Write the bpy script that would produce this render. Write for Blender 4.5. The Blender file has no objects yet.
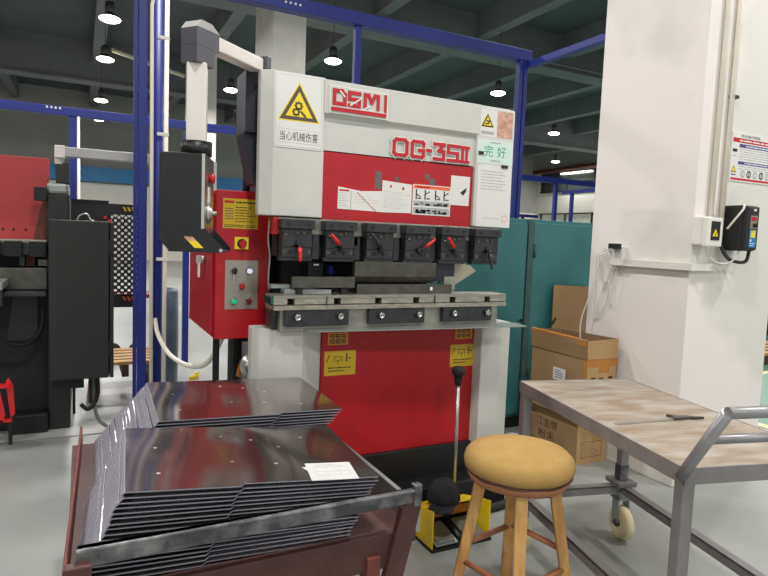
import bpy, math, random
from mathutils import Matrix, Vector
random.seed(7)
S = bpy.context.scene
COL = S.collection
PI = math.pi

# ------------------------------------------------------------------ camera, world, exposure
F_PX, YAW, PITCH, ROLL, H = 599.4, math.radians(26.961), math.radians(4.719), math.radians(2.230), 1.4
_f = Vector((math.sin(YAW)*math.cos(PITCH), math.cos(YAW)*math.cos(PITCH), -math.sin(PITCH)))
_r = Vector((math.cos(YAW), -math.sin(YAW), 0))
_u = _r.cross(_f)
_r2 = math.cos(ROLL)*_r + math.sin(ROLL)*_u
_u2 = -math.sin(ROLL)*_r + math.cos(ROLL)*_u
cd = bpy.data.cameras.new('camera'); cam = bpy.data.objects.new('camera', cd); COL.objects.link(cam)
cd.sensor_width = 36; cd.sensor_fit = 'HORIZONTAL'; cd.lens = 36*F_PX/768; cd.clip_start = .05; cd.clip_end = 200
cam.matrix_world = Matrix(((_r2.x, _u2.x, -_f.x, 0), (_r2.y, _u2.y, -_f.y, 0), (_r2.z, _u2.z, -_f.z, H), (0, 0, 0, 1)))
S.camera = cam
w = bpy.data.worlds.new('daylight'); S.world = w; w.use_nodes = True
w.node_tree.nodes['Background'].inputs[0].default_value = (.94, 1, .97, 1)
w.node_tree.nodes['Background'].inputs[1].default_value = 0.95
S.view_settings.view_transform = 'Standard'; S.view_settings.look = 'None'
S.view_settings.gamma = 1; S.view_settings.use_curve_mapping = False
S.view_settings.exposure = 0.0
LAMP_W = 105.0

# ------------------------------------------------------------------ materials
def lin(c):
    return tuple(((v/255)/12.92 if v/255 <= .04045 else ((v/255+.055)/1.055)**2.4) for v in c)
def mat(name, c, rough=.5, metal=0.0, vary=.10, scale=6.0, bump=0.0, bscale=60.0, c2=None, emit=0.0, coat=0.0, lo=.35, hi=.68, stretch=None, bdetail=3, bdist=.02):
    m = bpy.data.materials.new(name); m.use_nodes = True
    nt = m.node_tree; b = nt.nodes['Principled BSDF']
    c = lin(c)
    b.inputs['Roughness'].default_value = rough; b.inputs['Metallic'].default_value = metal
    if coat: b.inputs['Coat Weight'].default_value = coat
    if emit:
        b.inputs['Emission Color'].default_value = (*c, 1); b.inputs['Emission Strength'].default_value = emit
    tc = nt.nodes.new('ShaderNodeTexCoord'); src = tc.outputs['Object']
    if stretch:
        mp = nt.nodes.new('ShaderNodeMapping'); mp.inputs['Scale'].default_value = stretch
        nt.links.new(src, mp.inputs['Vector']); src = mp.outputs['Vector']
    if vary or c2:
        n = nt.nodes.new('ShaderNodeTexNoise'); n.inputs['Scale'].default_value = scale; n.inputs['Detail'].default_value = 6
        nt.links.new(src, n.inputs['Vector'])
        r = nt.nodes.new('ShaderNodeValToRGB')
        r.color_ramp.elements[0].position = lo; r.color_ramp.elements[1].position = hi
        e2 = lin(c2) if c2 else tuple(min(1, v*(1+vary)) for v in c)
        e1 = c if c2 else tuple(v*(1-vary) for v in c)
        r.color_ramp.elements[0].color = (*e1, 1); r.color_ramp.elements[1].color = (*e2, 1)
        nt.links.new(n.outputs['Fac'], r.inputs['Fac']); nt.links.new(r.outputs['Color'], b.inputs['Base Color'])
    else:
        b.inputs['Base Color'].default_value = (*c, 1)
    if bump:
        n2 = nt.nodes.new('ShaderNodeTexNoise'); n2.inputs['Scale'].default_value = bscale; n2.inputs['Detail'].default_value = bdetail
        nt.links.new(src, n2.inputs['Vector'])
        bp = nt.nodes.new('ShaderNodeBump'); bp.inputs['Strength'].default_value = bump; bp.inputs['Distance'].default_value = bdist
        nt.links.new(n2.outputs['Fac'], bp.inputs['Height']); nt.links.new(bp.outputs['Normal'], b.inputs['Normal'])
    return m
M = {}
M['floor'] = mat('grey epoxy floor', (150, 154, 151), .34, 0, .10, 1.3, .015, 9)
M['strip'] = mat('pale floor strip', (176, 178, 174), .5, 0, .08, 2)
M['stripshade'] = mat('floor strip shadow', (112, 114, 112), .6)  # shadow line along the floor strip, painted as a darker colour
M['green'] = mat('green floor paint', (84, 128, 112), .35, 0, .06, 2)
M['yellowline'] = mat('pale line paint', (205, 205, 160), .5)
M['ceil'] = mat('dark painted ceiling', (84, 90, 93), .85, 0, .06, 1)
M['joist'] = mat('grey concrete joist', (112, 114, 116), .85, 0, .08, 1)
M['wall'] = mat('white plaster wall', (226, 223, 214), .7, 0, .03, 1)
M['upper'] = mat('grey upper wall', (160, 158, 154), .8, 0, .05, 1)
M['column'] = mat('white column plaster', (232, 226, 221), .6, 0, .035, .9, .04, 30, c2=(216, 214, 207), lo=.46, hi=.54)
M['columnbase'] = mat('dirty column plaster', (226, 222, 214), .7, 0, .06, 4, .3, 22, c2=(190, 186, 178))
M['bluewin'] = mat('dark window glass', (60, 66, 66), .15)
M['pane'] = mat('daylit window pane', (216, 218, 206), .3)
M['ltblue'] = mat('light blue band paint', (38, 120, 178), .5)
M['blue'] = mat('blue frame paint', (20, 38, 122), .5, 0, .08, 6)
M['white'] = mat('white paint', (226, 224, 216), .45, 0, .03, 5)
M['cream'] = mat('cream plastic conduit', (242, 236, 222), .5, 0, .04, 5)
M['head'] = mat('light grey machine paint', (198, 199, 193), .42, 0, .03, 7)
M['red'] = mat('red machine paint', (172, 6, 24), .5, 0, .07, 5)
M['redbox'] = mat('red cabinet paint', (176, 14, 28), .42, 0, .05, 6)
M['oldred'] = mat('faded red paint', (170, 52, 56), .5, 0, .10, 5)
M['black'] = mat('black paint', (20, 21, 24), .42, 0, .12, 8)
M['matblack'] = mat('matt black', (22, 22, 24), .7, 0, .12, 8)
M['char'] = mat('charcoal enamel', (30, 31, 31), .5, 0, .06, 5)
M['navy'] = mat('dark navy paint', (26, 28, 42), .5, 0, .10, 5)
M['clamp'] = mat('blackened tool steel', (52, 54, 56), .38, .35, .20, 25)
M['bolt'] = mat('bright bolt steel', (190, 190, 186), .25, 1, .08, 30)
M['bed'] = mat('ground bed steel', (150, 147, 138), .38, .55, .16, 14, .1, 60)
M['rail'] = mat('worn rail steel', (158, 154, 142), .38, .55, .22, 20, .1, 80, stretch=(1, 1, 4))
M['die'] = mat('dark die steel', (92, 90, 84), .3, .8, .18, 18)
M['plate'] = mat('grey sheet steel', (150, 156, 152), .32, .5, .06, 5)
M['sheet'] = mat('polished dark steel sheet', (170, 160, 159), .125, .95, .06, 1.5, 1.0, 2.0, stretch=(1.5, .8, 1), bdetail=0, bdist=.055)
M['sheetedge'] = mat('brushed sheet flange', (152, 152, 163), .5, .35, .35, 40, stretch=(20, 1, 1))
M['dimple'] = mat('drilled hole', (205, 200, 200), .3, .8)
M['rustred'] = mat('red oxide primer', (108, 50, 42), .6, 0, .20, 12, .1, 60)
M['rustdark'] = mat('dark brown oxide paint', (74, 44, 40), .55, 0, .22, 12, .1, 60)
M['worn'] = mat('scuffed dark steel', (84, 86, 88), .42, .8, .45, 14, .15, 70, c2=(150, 150, 150), lo=.45, hi=.72)
M['teal'] = mat('teal cabinet paint', (46, 112, 114), .45, 0, .10, 4, c2=(58, 124, 126))
M['tealdark'] = mat('worn teal edge', (54, 92, 90), .5, 0, .2, 9)
M['card'] = mat('brown cardboard', (152, 124, 86), .8, 0, .06, 5)
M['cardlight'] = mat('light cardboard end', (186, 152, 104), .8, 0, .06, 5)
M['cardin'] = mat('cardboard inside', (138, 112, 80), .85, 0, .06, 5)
M['tape'] = mat('amber tape', (190, 126, 50), .3, 0, .08, 8)
M['paper'] = mat('white paper', (220, 220, 216), .7, 0, .02, 5)
M['form'] = mat('form paper', (190, 190, 188), .8, 0, .02, 5)
M['ink'] = mat('black print', (30, 30, 32), .6, 0, 0)
M['greyink'] = mat('grey print', (168, 170, 172), .6, 0, 0)
M['brownink'] = mat('brown print', (72, 46, 28), .7, 0, 0)
M['signred'] = mat('red print', (186, 12, 36), .45, 0, 0)
M['orange'] = mat('orange print', (226, 104, 50), .5, 0, 0)
M['signyellow'] = mat('yellow print', (236, 212, 40), .5, 0, 0)
M['amber'] = mat('yellow sticker', (204, 172, 34), .45, 0, .03, 5)
M['orangelab'] = mat('orange sticker', (214, 142, 30), .45, 0, .03, 5)
M['signgreen'] = mat('green print', (24, 158, 110), .5, 0, 0)
M['signblue'] = mat('violet blue print', (74, 62, 132), .5, 0, 0)
M['brown'] = mat('dark brown print', (82, 74, 62), .5, 0, 0)
M['pinkprint'] = mat('skin tone print', (214, 170, 150), .5, 0, .2, 40, c2=(176, 130, 100))
M['cyanpaper'] = mat('pale green card', (206, 226, 216), .5, 0, 0)
M['leverred'] = mat('red lever grip', (214, 30, 34), .35, 0, .05, 10)
M['yellow'] = mat('yellow pedal paint', (240, 208, 34), .4, 0, .06, 6)
M['ochre'] = mat('ochre seat fabric', (166, 132, 72), .85, 0, .08, 12, .25, 220, c2=(176, 142, 80))
M['wood'] = mat('pale varnished wood', (214, 170, 104), .45, 0, .16, 5, stretch=(9, 9, 1.2), c2=(186, 132, 74))
M['rung'] = mat('darker rung wood', (168, 112, 76), .5, 0, .16, 8)
M['pallet'] = mat('pallet wood', (176, 140, 92), .7, 0, .2, 6)
M['cartgrey'] = mat('grey cart paint', (130, 127, 126), .45, .15, .12, 9, .05, 50)
M['carttop'] = mat('rusty cart deck', (146, 126, 104), .5, .2, .2, 5, .08, 40, c2=(178, 172, 162), stretch=(1.2, 3.2, 1))
M['pipe'] = mat('grey handle pipe', (150, 150, 152), .36, .5, .12, 12)
M['castor'] = mat('cream castor wheel', (222, 210, 172), .5, 0, .06, 10)
M['silver'] = mat('stainless', (196, 194, 190), .28, .9, .05, 10)
M['aluminium'] = mat('brushed panel', (168, 160, 150), .38, .6, .05, 10)
M['tubewhite'] = mat('off white tube', (220, 214, 208), .42, 0, .03, 6)
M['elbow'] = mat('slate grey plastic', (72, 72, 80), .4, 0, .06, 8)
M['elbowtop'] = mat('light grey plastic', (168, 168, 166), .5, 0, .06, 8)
M['rubber'] = mat('black rubber', (24, 24, 26), .75, 0, .1, 10)
M['capfabric'] = mat('black cap fabric', (30, 30, 33), .9, 0, .15, 30, .3, 200)
M['greenlamp'] = mat('green button', (20, 190, 130), .3, 0, 0, emit=.25)
M['whitelamp'] = mat('white button', (226, 232, 255), .3, 0, 0, emit=.5)
M['redknob'] = mat('red button', (196, 26, 30), .35, 0, 0)
M['darkred'] = mat('dark red button', (110, 22, 26), .35, 0, 0)
M['bluebit'] = mat('blue plastic', (40, 50, 170), .4, 0, 0)
M['wrap'] = mat('slate blue wrapped film', (82, 92, 106), .3, 0, .2, 9, .4, 18)
M['greenlab'] = mat('pale green print', (150, 190, 150), .6, 0, 0)
M['lampglow'] = mat('lamp diffuser', (255, 248, 236), .5, 0, 0, emit=9.0)
M['lampbody'] = mat('dark lamp body', (48, 48, 50), .6, 0, .05, 6)
M['khaki'] = mat('pale beige metal', (196, 190, 168), .5, 0, .06, 8)
M['spot'] = mat('bare grey patch', (104, 90, 92), .5, 0, .2, 40)
M['trunk'] = mat('grey green metal', (92, 108, 96), .5, 0, .1, 6)

# ------------------------------------------------------------------ builders
W = {}
def wm(o):
    return W.get(o.name, Matrix.Identity(4)) if o else Matrix.Identity(4)
def tag(o, label=None, cat=None, group=None, kind=None):
    if label: o['label'] = label
    if cat: o['category'] = cat
    if group: o['group'] = group
    if kind: o['kind'] = kind
    return o
def thing(name, label, cat, loc=(0, 0, 0), rz=0, group=None):
    o = bpy.data.objects.new(name, None); COL.objects.link(o); o.empty_display_size = .1
    o.location = loc; o.rotation_euler = (0, 0, rz)
    W[o.name] = Matrix.Translation(loc) @ Matrix.Rotation(rz, 4, 'Z')
    return tag(o, label, cat, group)

class MB:
    def __init__(s): s.v = []; s.f = []; s.m = []; s.sm = []; s.mats = []
    def mi(s, m):
        if m not in s.mats: s.mats.append(m)
        return s.mats.index(m)
    def add(s, vs, fs, m, smooth=False):
        b = len(s.v); s.v += [Vector(p) for p in vs]; i = s.mi(m)
        for f in fs: s.f.append([b+k for k in f]); s.m.append(i); s.sm.append(smooth)
        return s
    def box(s, x0, x1, y0, y1, z0, z1, m, T=None):
        vs = [Vector((x, y, z)) for z in (z0, z1) for y in (y0, y1) for x in (x0, x1)]
        if T: vs = [T @ p for p in vs]
        return s.add(vs, [(0, 2, 3, 1), (4, 5, 7, 6), (0, 1, 5, 4), (2, 6, 7, 3), (0, 4, 6, 2), (1, 3, 7, 5)], m)
    def prism(s, pts, a, b, m, ax='z', T=None, smooth=False):
        # pts 2D (counter-clockwise), extruded from a to b on axis ax
        def P(p, h):
            q = {'z': (p[0], p[1], h), 'y': (p[0], h, p[1]), 'x': (h, p[0], p[1])}[ax]
            q = Vector(q); return T @ q if T else q
        n = len(pts)
        vs = [P(p, a) for p in pts]+[P(p, b) for p in pts]
        fs = [tuple(range(n))[::-1], tuple(range(n, 2*n))]
        if ax == 'y': fs = [f[::-1] for f in fs]
        s.add(vs, fs, m)
        sd = [(i, (i+1) % n, n+(i+1) % n, n+i) for i in range(n)]
        if ax == 'y': sd = [f[::-1] for f in sd]
        b0 = len(s.v)-2*n; k = s.mi(m)
        for f in sd: s.f.append([b0+j for j in f]); s.m.append(k); s.sm.append(smooth)
        return s
    def tube(s, pts, r, m, seg=10, cap=True, r2=None, square=False):
        pts = [Vector(p) for p in pts]; n = len(pts); rings = []
        t0 = (pts[1]-pts[0]).normalized()
        up = Vector((0, 0, 1)) if abs(t0.z) < .95 else Vector((0, 1, 0))
        side = t0.cross(up).normalized()
        vs = []
        for i, p in enumerate(pts):
            if i == 0: t = pts[1]-p
            elif i == n-1: t = p-pts[i-1]
            else: t = (p-pts[i-1]).normalized()+(pts[i+1]-p).normalized()
            t.normalize()
            side = (side - t*side.dot(t)).normalized(); o = t.cross(side)
            rr = r if r2 is None else r+(r2-r)*i/(n-1)
            k = 1.0
            if 0 < i < n-1:
                ca = (p-pts[i-1]).normalized().dot(t); k = 1/max(.5, ca)
            for j in range(seg):
                a = 2*PI*j/seg + (PI/4 if square else 0)
                vs.append(p+(side*math.cos(a)+o*math.sin(a))*rr*(k if square else 1))
        fs = []
        for i in range(n-1):
            for j in range(seg):
                a = i*seg+j; b = i*seg+(j+1) % seg
                fs.append((a, a+seg, b+seg, b))
        s.add(vs, fs, m, not square)
        if cap:
            b0 = len(s.v)-n*seg; k = s.mi(m)
            s.f.append([b0+j for j in range(seg)]); s.m.append(k); s.sm.append(False)
            s.f.append([b0+(n-1)*seg+j for j in range(seg)][::-1]); s.m.append(k); s.sm.append(False)
        return s
    def lathe(s, prof, c, m, seg=28, T=None, smooth=True):
        # prof: (r, z) bottom to top, around local z at c
        T0 = Matrix.Translation(c) @ (T if T else Matrix.Identity(4))
        vs = []
        for r, z in prof:
            for j in range(seg):
                a = 2*PI*j/seg; vs.append(T0 @ Vector((max(r, 1e-5)*math.cos(a), max(r, 1e-5)*math.sin(a), z)))
        fs = [(i*seg+j, i*seg+(j+1) % seg, (i+1)*seg+(j+1) % seg, (i+1)*seg+j) for i in range(len(prof)-1) for j in range(seg)]
        s.add(vs, fs, m, smooth)
        b0 = len(s.v)-len(prof)*seg; k = s.mi(m)
        s.f.append([b0+j for j in range(seg)][::-1]); s.m.append(k); s.sm.append(False)
        t = b0+(len(prof)-1)*seg
        s.f.append([t+j for j in range(seg)]); s.m.append(k); s.sm.append(False)
        return s
    def build(s, name, parent=None, bevel=0, seg=2, label=None, local=False):
        me = bpy.data.meshes.new(name)
        inv = Matrix.Identity(4) if local else wm(parent).inverted()
        me.from_pydata([inv @ p for p in s.v], [], s.f)
        for m in s.mats: me.materials.append(M[m])
        for p, i, sm in zip(me.polygons, s.m, s.sm): p.material_index = i; p.use_smooth = sm
        me.update()
        o = bpy.data.objects.new(name, me); COL.objects.link(o)
        if parent: o.parent = parent; W[o.name] = wm(parent)
        if bevel:
            b = o.modifiers.new('bevel', 'BEVEL'); b.width = bevel; b.segments = seg; b.limit_method = 'ANGLE'; b.angle_limit = math.radians(40)
        if label: o['label'] = label
        return o

def struct(mb, name, bevel=0, label=None):
    return tag(mb.build(name, None, bevel), label, None, None, 'structure')

_tc = {}
def text_geo(body):
    if body in _tc: return _tc[body]
    cu = bpy.data.curves.new('t', 'FONT'); cu.body = body; cu.size = 1; cu.resolution_u = 3
    o = bpy.data.objects.new('t', cu); COL.objects.link(o)
    dg = bpy.context.evaluated_depsgraph_get(); dg.update()
    me = bpy.data.meshes.new_from_object(o.evaluated_get(dg))
    vs = [(v.co.x, v.co.y) for v in me.vertices]; fs = [tuple(p.vertices) for p in me.polygons]
    bpy.data.objects.remove(o); bpy.data.curves.remove(cu); bpy.data.meshes.remove(me)
    _tc[body] = (vs, fs); return _tc[body]

class Fr:
    """a flat face: origin, right, up, outward; draws thin raised shapes on it"""
    def __init__(s, mb, o, r=(1, 0, 0), u=(0, 0, 1)):
        s.mb = mb; s.o = Vector(o); s.r = Vector(r).normalized(); s.u = Vector(u).normalized(); s.n = s.r.cross(s.u)
        s.T = Matrix(((s.r.x, s.u.x, s.n.x, s.o.x), (s.r.y, s.u.y, s.n.y, s.o.y), (s.r.z, s.u.z, s.n.z, s.o.z), (0, 0, 0, 1)))
    def rect(s, x0, x1, y0, y1, m, h=.0006, h0=0): s.mb.box(x0, x1, y0, y1, h0, h, m, s.T); return s
    def poly(s, pts, m, h=.0006, h0=0):
        a = sum(pts[i][0]*pts[(i+1) % len(pts)][1]-pts[(i+1) % len(pts)][0]*pts[i][1] for i in range(len(pts)))
        s.mb.prism(pts if a > 0 else pts[::-1], h0, h, m, 'z', s.T); return s
    def disc(s, x, y, r, m, h=.0006, seg=18, h0=0): return s.poly([(x+r*math.cos(2*PI*i/seg), y+r*math.sin(2*PI*i/seg)) for i in range(seg)], m, h, h0)
    def stroke(s, pts, wd, m, h=.0006, sq=1.0, h0=0):
        for (ax, ay), (bx, by) in zip(pts, pts[1:]):
            d = Vector((bx-ax, by-ay)); L = d.length
            if L < 1e-6: continue
            d /= L; e = d*wd/2*sq; p = Vector((-d.y, d.x))*wd/2
            A = Vector((ax, ay))-e; B = Vector((bx, by))+e
            s.k = (getattr(s, 'k', 0)+1) % 9
            s.poly([tuple(A-p), tuple(B-p), tuple(B+p), tuple(A+p)], m, h+.00007*s.k, h0)
        return s
    def text(s, body, x0, x1, y0, y1, m, h=.001):
        vs, fs = text_geo(body)
        if not vs: return s
        xs = [v[0] for v in vs]; ys = [v[1] for v in vs]
        a, b, c, d = min(xs), max(xs), min(ys), max(ys)
        P = [s.T @ Vector((x0+(v[0]-a)/(b-a)*(x1-x0), y0+(v[1]-c)/(d-c)*(y1-y0), h)) for v in vs]
        s.mb.add(P, fs, m); return s
    def lines(s, x0, x1, y0, y1, n, m, h=.0009, frac=.45, dash=True, seed=1):
        # rows of unreadably small writing
        rr = random.Random(seed); st = (y1-y0)/n
        for i in range(n):
            y = y1-(i+.5)*st; t = st*frac/2; x = x0; end = x0+(x1-x0)*(rr.uniform(.6, 1) if dash else 1)
            while x < end:
                L = min(end-x, (x1-x0)*rr.uniform(.06, .22))
                s.rect(x, x+L, y-t, y+t, m, h); x += L+(x1-x0)*.025
        return s
    def warn(s, cx, cy, r, border='ink', inner='signyellow', h=.001):
        def tri(q, hh, m): s.poly([(cx+q*math.sin(a), cy+q*math.cos(a)) for a in (0, -2*PI/3, 2*PI/3)], m, hh)
        tri(r*1.10, h, inner); tri(r, h+.0005, border); tri(r*.70, h+.001, inner); return s

def smooth_path(pts, n=6):
    pts = [Vector(p) for p in pts]; out = []
    P = [pts[0]*2-pts[1]]+pts+[pts[-1]*2-pts[-2]]
    for i in range(1, len(P)-2):
        for k in range(n):
            t = k/n; a, b, c, d = P[i-1], P[i], P[i+1], P[i+2]
            out.append(.5*((2*b)+(c-a)*t+(2*a-5*b+4*c-d)*t*t+(3*b-a-3*c+d)*t**3))
    out.append(pts[-1]); return out

# ================================================================== SETTING
struct(MB().box(-14, 25.2, -14, 29.2, -.1, 0, 'floor'), 'floor', label='grey epoxy workshop floor')
struct(MB().box(-8, .35, 4.42, 4.62, 0, .004, 'strip').box(-8, .35, 4.405, 4.42, 0, .003, 'stripshade'), 'floor_strip')
g = MB().box(4.9, 20, 1.0, 24, 0, .003, 'green')
g.box(4.9, 5.0, 1.0, 24, .003, .005, 'yellowline').box(5, 20, 4.1, 4.2, .003, .005, 'yellowline').box(5, 20, 5.6, 5.7, .003, .005, 'yellowline')
struct(g, 'floor_green', label='green painted floor beyond the column')
struct(MB().box(-14, 25.2, -14, 29.2, 7.1, 7.25, 'ceil'), 'ceiling', label='dark painted ceiling')
for k in range(-4, 9):
    x = .5+2.84*k
    struct(MB().box(x-.15, x+.15, -14, 29, 6.5, 7.1, 'joist'), 'ceiling_joist')
for y, z0 in ((21.2, 5.95), (12.9, 6.2), (4.5, 6.2), (-4, 6.2)):
    struct(MB().box(-14, 25, y, y+.5, z0, 7.1, 'joist').box(-14, 25, y-.06, y+.56, z0-.06, z0, 'joist'), 'ceiling_girder')
# far wall and side walls
wb = MB().box(-14, 25.2, 29, 29.2, 0, 3.3, 'wall').box(-14, 25.2, 28.98, 29.2, 3.3, 7.1, 'upper')
struct(wb, 'wall_back', label='far white workshop wall with a grey upper part')
struct(MB().box(-14, 7, 28.6, 28.98, 3.35, 3.95, 'ltblue'), 'trim_1', label='light blue crane girder across the far left wall')
wr = MB().box(25, 25.2, -14, 29, 0, 5.9, 'wall').box(25, 25.2, -14, 29, 5.9, 7.1, 'upper')
struct(wr, 'wall_right', label='white side wall far right')
struct(MB().box(-14.2, -14, -14, 29, 0, 7.1, 'wall'), 'wall_left')
n = 0
for (z0, z1, mm) in ((4.55, 5.55, 'bluewin'), (1.2, 3.2, 'pane')):
    n += 1
    b = MB().box(24.96, 25, 10, 28.6, z0, z1, mm)
    for i in range(10):
        y = 10+i*2.04; b.box(24.9, 24.97, y, y+.09, z0, z1, 'matblack')
    b.box(24.9, 24.97, 10, 28.6, z0-.06, z0, 'matblack').box(24.9, 24.97, 10, 28.6, z1, z1+.06, 'matblack')
    if n == 1: b.box(24.9, 24.97, 10, 28.6, (z0+z1)/2-.03, (z0+z1)/2+.03, 'matblack')
    struct(b, 'window_%d' % n, label='long row of steel framed windows in the side wall')
struct(MB().tube([(24.7, -14, 5.75), (24.7, 29, 5.75)], .12, 'rustred', 12), 'trim_2', label='red brown pipe along the side wall')
struct(MB().tube([(2, 12.1, 6.0), (24.8, 12.1, 6.0)], .035, 'joist', 8), 'trim_3', label='thin grey sprinkler pipe under the ceiling')
t = None
for i in range(5):
    y = 25.6-3.3*i
    t = thing('strip_light', 'bright linear lamp mounted on the far side wall, under the red brown pipe', 'lamp', (24.8, y, 5.45), 0, 'linear lamps along the side wall')
    MB().box(24.72, 24.99, y-1.2, y+1.2, 5.53, 5.6, 'white').build('housing', t)
    MB().box(24.74, 24.86, y-1.15, y+1.15, 5.47, 5.53, 'lampglow').build('diffuser', t)
    ld = bpy.data.lights.new('lamp_light', 'AREA'); ld.shape = 'RECTANGLE'; ld.size = .3; ld.size_y = 2.3; ld.energy = 85; ld.color = (1, 1, .95)
    lo = bpy.data.objects.new('lamp_light', ld); COL.objects.link(lo); lo.parent = t; lo.location = (-.35, 0, -.02); lo.rotation_euler = (0, math.radians(20), 0)
# columns
c = MB().box(3.097, 3.885, 2.259, 3.012, .22, 7.1, 'column')
c.prism([(3.112, 2.274), (3.88, 2.264), (3.88, 3.0), (3.104, 3.0)], 0, .22, 'columnbase')
struct(c, 'concrete_column', .006, label='big white plastered column on the right')
struct(MB().box(2.855, 3.42, 10, 11.15, 0, 7.1, 'column'), 'concrete_column', label='white column standing behind the machine head')
struct(MB().box(2.75, 3.51, 18, 18.7, 0, 7.1, 'column'), 'concrete_column', label='distant white column behind the pendant arm')
struct(MB().box(2.35, 2.8, 14.2, 14.5, 0, 3.0, 'upper'), 'partition', label='grey partition board beyond the red cabinet')

# ================================================================== HIGH-BAY LAMPS
def lamp(x, y, label, z=5.0, top=6.5):
    t = thing('ceiling_lamp', label, 'lamp', (x, y, z), 0, 'round high-bay lamps under the ceiling')
    b = MB().lathe([(.135, .045), (.13, .06), (.085, .11), (.06, .115)], (x, y, z), 'lampbody', 24)
    b.build('lamp_housing', t)
    h = MB().lathe([(.065, .11), (.082, .13), (.082, .27), (.05, .31)], (x, y, z), 'lampbody', 16); h.build('ballast', t)
    MB().tube([(x, y, z+.31), (x, y, top)], .006, 'lampbody', 6).build('hanging_rod', t)
    d = MB().lathe([(.0, -.03), (.13, -.022), (.172, 0), (.178, .022), (.136, .044)], (x, y, z), 'lampglow', 24); d.build('diffuser', t)
    ld = bpy.data.lights.new('lamp_light', 'AREA'); ld.shape = 'DISK'; ld.size = .32; ld.energy = LAMP_W; ld.color = (1, .955, .925)
    lo = bpy.data.objects.new('lamp_light', ld); COL.objects.link(lo); lo.parent = t; lo.location = (0, 0, -.04)
    return t
for x, y, l in (
    (.47, 11.83, 'largest high-bay lamp at top left, highest above the perforated panel'),
    (.49, 14.64, 'second lamp down in the row at top left, with a pale tube beside it'),
    (.54, 19.35, 'third lamp down in the row at top left, just above the blue beam'),
    (.573, 22.76, 'lowest lamp of the row at top left, half behind the blue beam'),
    (4.68, 11.93, 'lamp hanging just above the red logo plate of the machine'),
    (9.05, 12.1, 'lamp hanging just above the right end of the machine head'),
    (13.76, 15.3, 'upper of the two small lamps between the blue post and the column'),
    (18.45, 20.3, 'lower of the two small lamps between the blue post and the column'),
    (3.44, 15.8, 'lamp seen behind the pendant arm elbow, left of the machine head')):
    lamp(x, y, l)
for x, y in ((18.4, 12), (13.7, 12), (18.4, 15.4), (22.4, 19.5), (22.4, 15.4), (22.4, 12), (-3.8, 12), (-3.8, 15.5), (-3.8, 19.5), (-3.8, 23), (4.68, 15.5), (9.05, 19.5), (13.7, 19.5), (9, 23), (13.7, 23)):  # unseen lamps added where they stay hidden, to light the far walls
    lamp(x, y, 'added high-bay lamp lighting the workshop further down, hidden behind the machine, the column or past the frame')
for x in (-3.8, .5, 4.7, 9.0):  # unseen lamps carrying the rows on, added to light the near hall
    for y in (-3.4, .6, 4.4, 7.2):
        if (x < -1 and y > 5) or (x > 8 and y > 7): continue
        lamp(x, y, 'added unseen high-bay lamp lighting the near half of the workshop, above the picture')
MB().tube([(.62, 14.5, 5.2), (2.2, 15.2, 5.05)], .05, 'khaki', 8).build('ceiling_pipe')
tag(bpy.data.objects['ceiling_pipe'], 'pale tube sticking out beside the second lamp at top left', 'pipe')

# ================================================================== BLUE STEEL FRAMES
t = thing('steel_gantry', 'near blue steel frame rising behind and above the press brake', 'frame', (.35, 4.2, 0))
MB().box(-1.4, 3.45, 4.16, 4.25, 2.955, 3.045, 'blue').build('beam', t, .004)
bb = MB()
MB().box(3.41, 3.47, 3.02, 4.17, 2.90, 2.955, 'blue').build('beam', t, .004)
MB().box(.305, .327, 4.19, 4.22, .1, 2.96, 'blue').build('post', t)
MB().box(.331, .384, 4.17, 4.23, .005, 2.96, 'blue').box(.29, .42, 4.12, 4.28, 0, .012, 'blue').build('post', t, .003)
MB().tube([(.452, 4.2, 0), (.452, 4.2, 2.96)], .034, 'blue', 16).build('post', t)
MB().box(1.813, 1.862, 4.18, 4.23, 0, 2.96, 'blue').build('post', t, .003)
MB().box(3.335, 3.372, 4.17, 4.23, 0, 2.96, 'blue').box(3.382, 3.42, 4.17, 4.23, 0, 2.96, 'blue').box(3.37, 3.384, 4.2, 4.22, 0, 2.96, 'blue').build('post', t, .002)
b = MB()
for i in range(4): b.lathe([(.008, 0), (.008, .004)], (1.27+.035*i, 4.16, 3.0), 'white', 8, Matrix.Rotation(PI/2, 4, 'X'))
b.build('rivet', t)
MB().tube([(.415, 4.15, .02), (.405, 4.15, 2.80), (.425, 4.16, 2.9), (.452, 4.17, 2.93)], .012, 'cream', 8).build('conduit', t)
b = MB().tube([(.490, 4.15, .02), (.496, 4.15, 2.955)], .014, 'cream', 8)
for z in (1.2, 2.0, 2.6): b.box(.44, .51, 4.13, 4.16, z, z+.02, 'white')
b.build('conduit', t)
t = thing('steel_gantry', 'blue steel frame further back on the left, behind the round blue pole', 'frame', (-.06, 6.5, 0))
MB().box(-4, 1.6, 6.46, 6.54, 2.43, 2.51, 'blue').build('beam', t, .004)
MB().box(-.092, -.028, 6.47, 6.53, 0, 2.44, 'blue').build('post', t)
MB().box(.95, 1.01, 6.47, 6.53, 0, 2.44, 'blue').build('post', t)
MB().tube([(-.012, 6.46, 0), (-.012, 6.46, 2.43)], .013, 'cream', 8).build('conduit', t)
b = MB()
for i in range(4): b.lathe([(.010, 0), (.010, .004)], (-.27+.035*i, 6.46, 2.49), 'white', 8, Matrix.Rotation(PI/2, 4, 'X'))
b.build('rivet', t)
t = thing('steel_gantry', 'distant blue steel frame above the teal cabinet', 'frame', (8.6, 10.8, 0))
MB().box(7.5, 12.2, 10.75, 10.87, 2.83, 2.95, 'blue').build('beam', t)
MB().box(9.82, 9.90, 10.75, 10.83, 0, 2.84, 'blue').build('post', t)
t = thing('steel_gantry', 'most distant blue frame, its crossbar ending at the column edge', 'frame', (12.06, 12.55, 0))
MB().box(12.02, 12.10, 8.2, 12.9, 2.83, 2.92, 'blue').build('beam', t)
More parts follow.
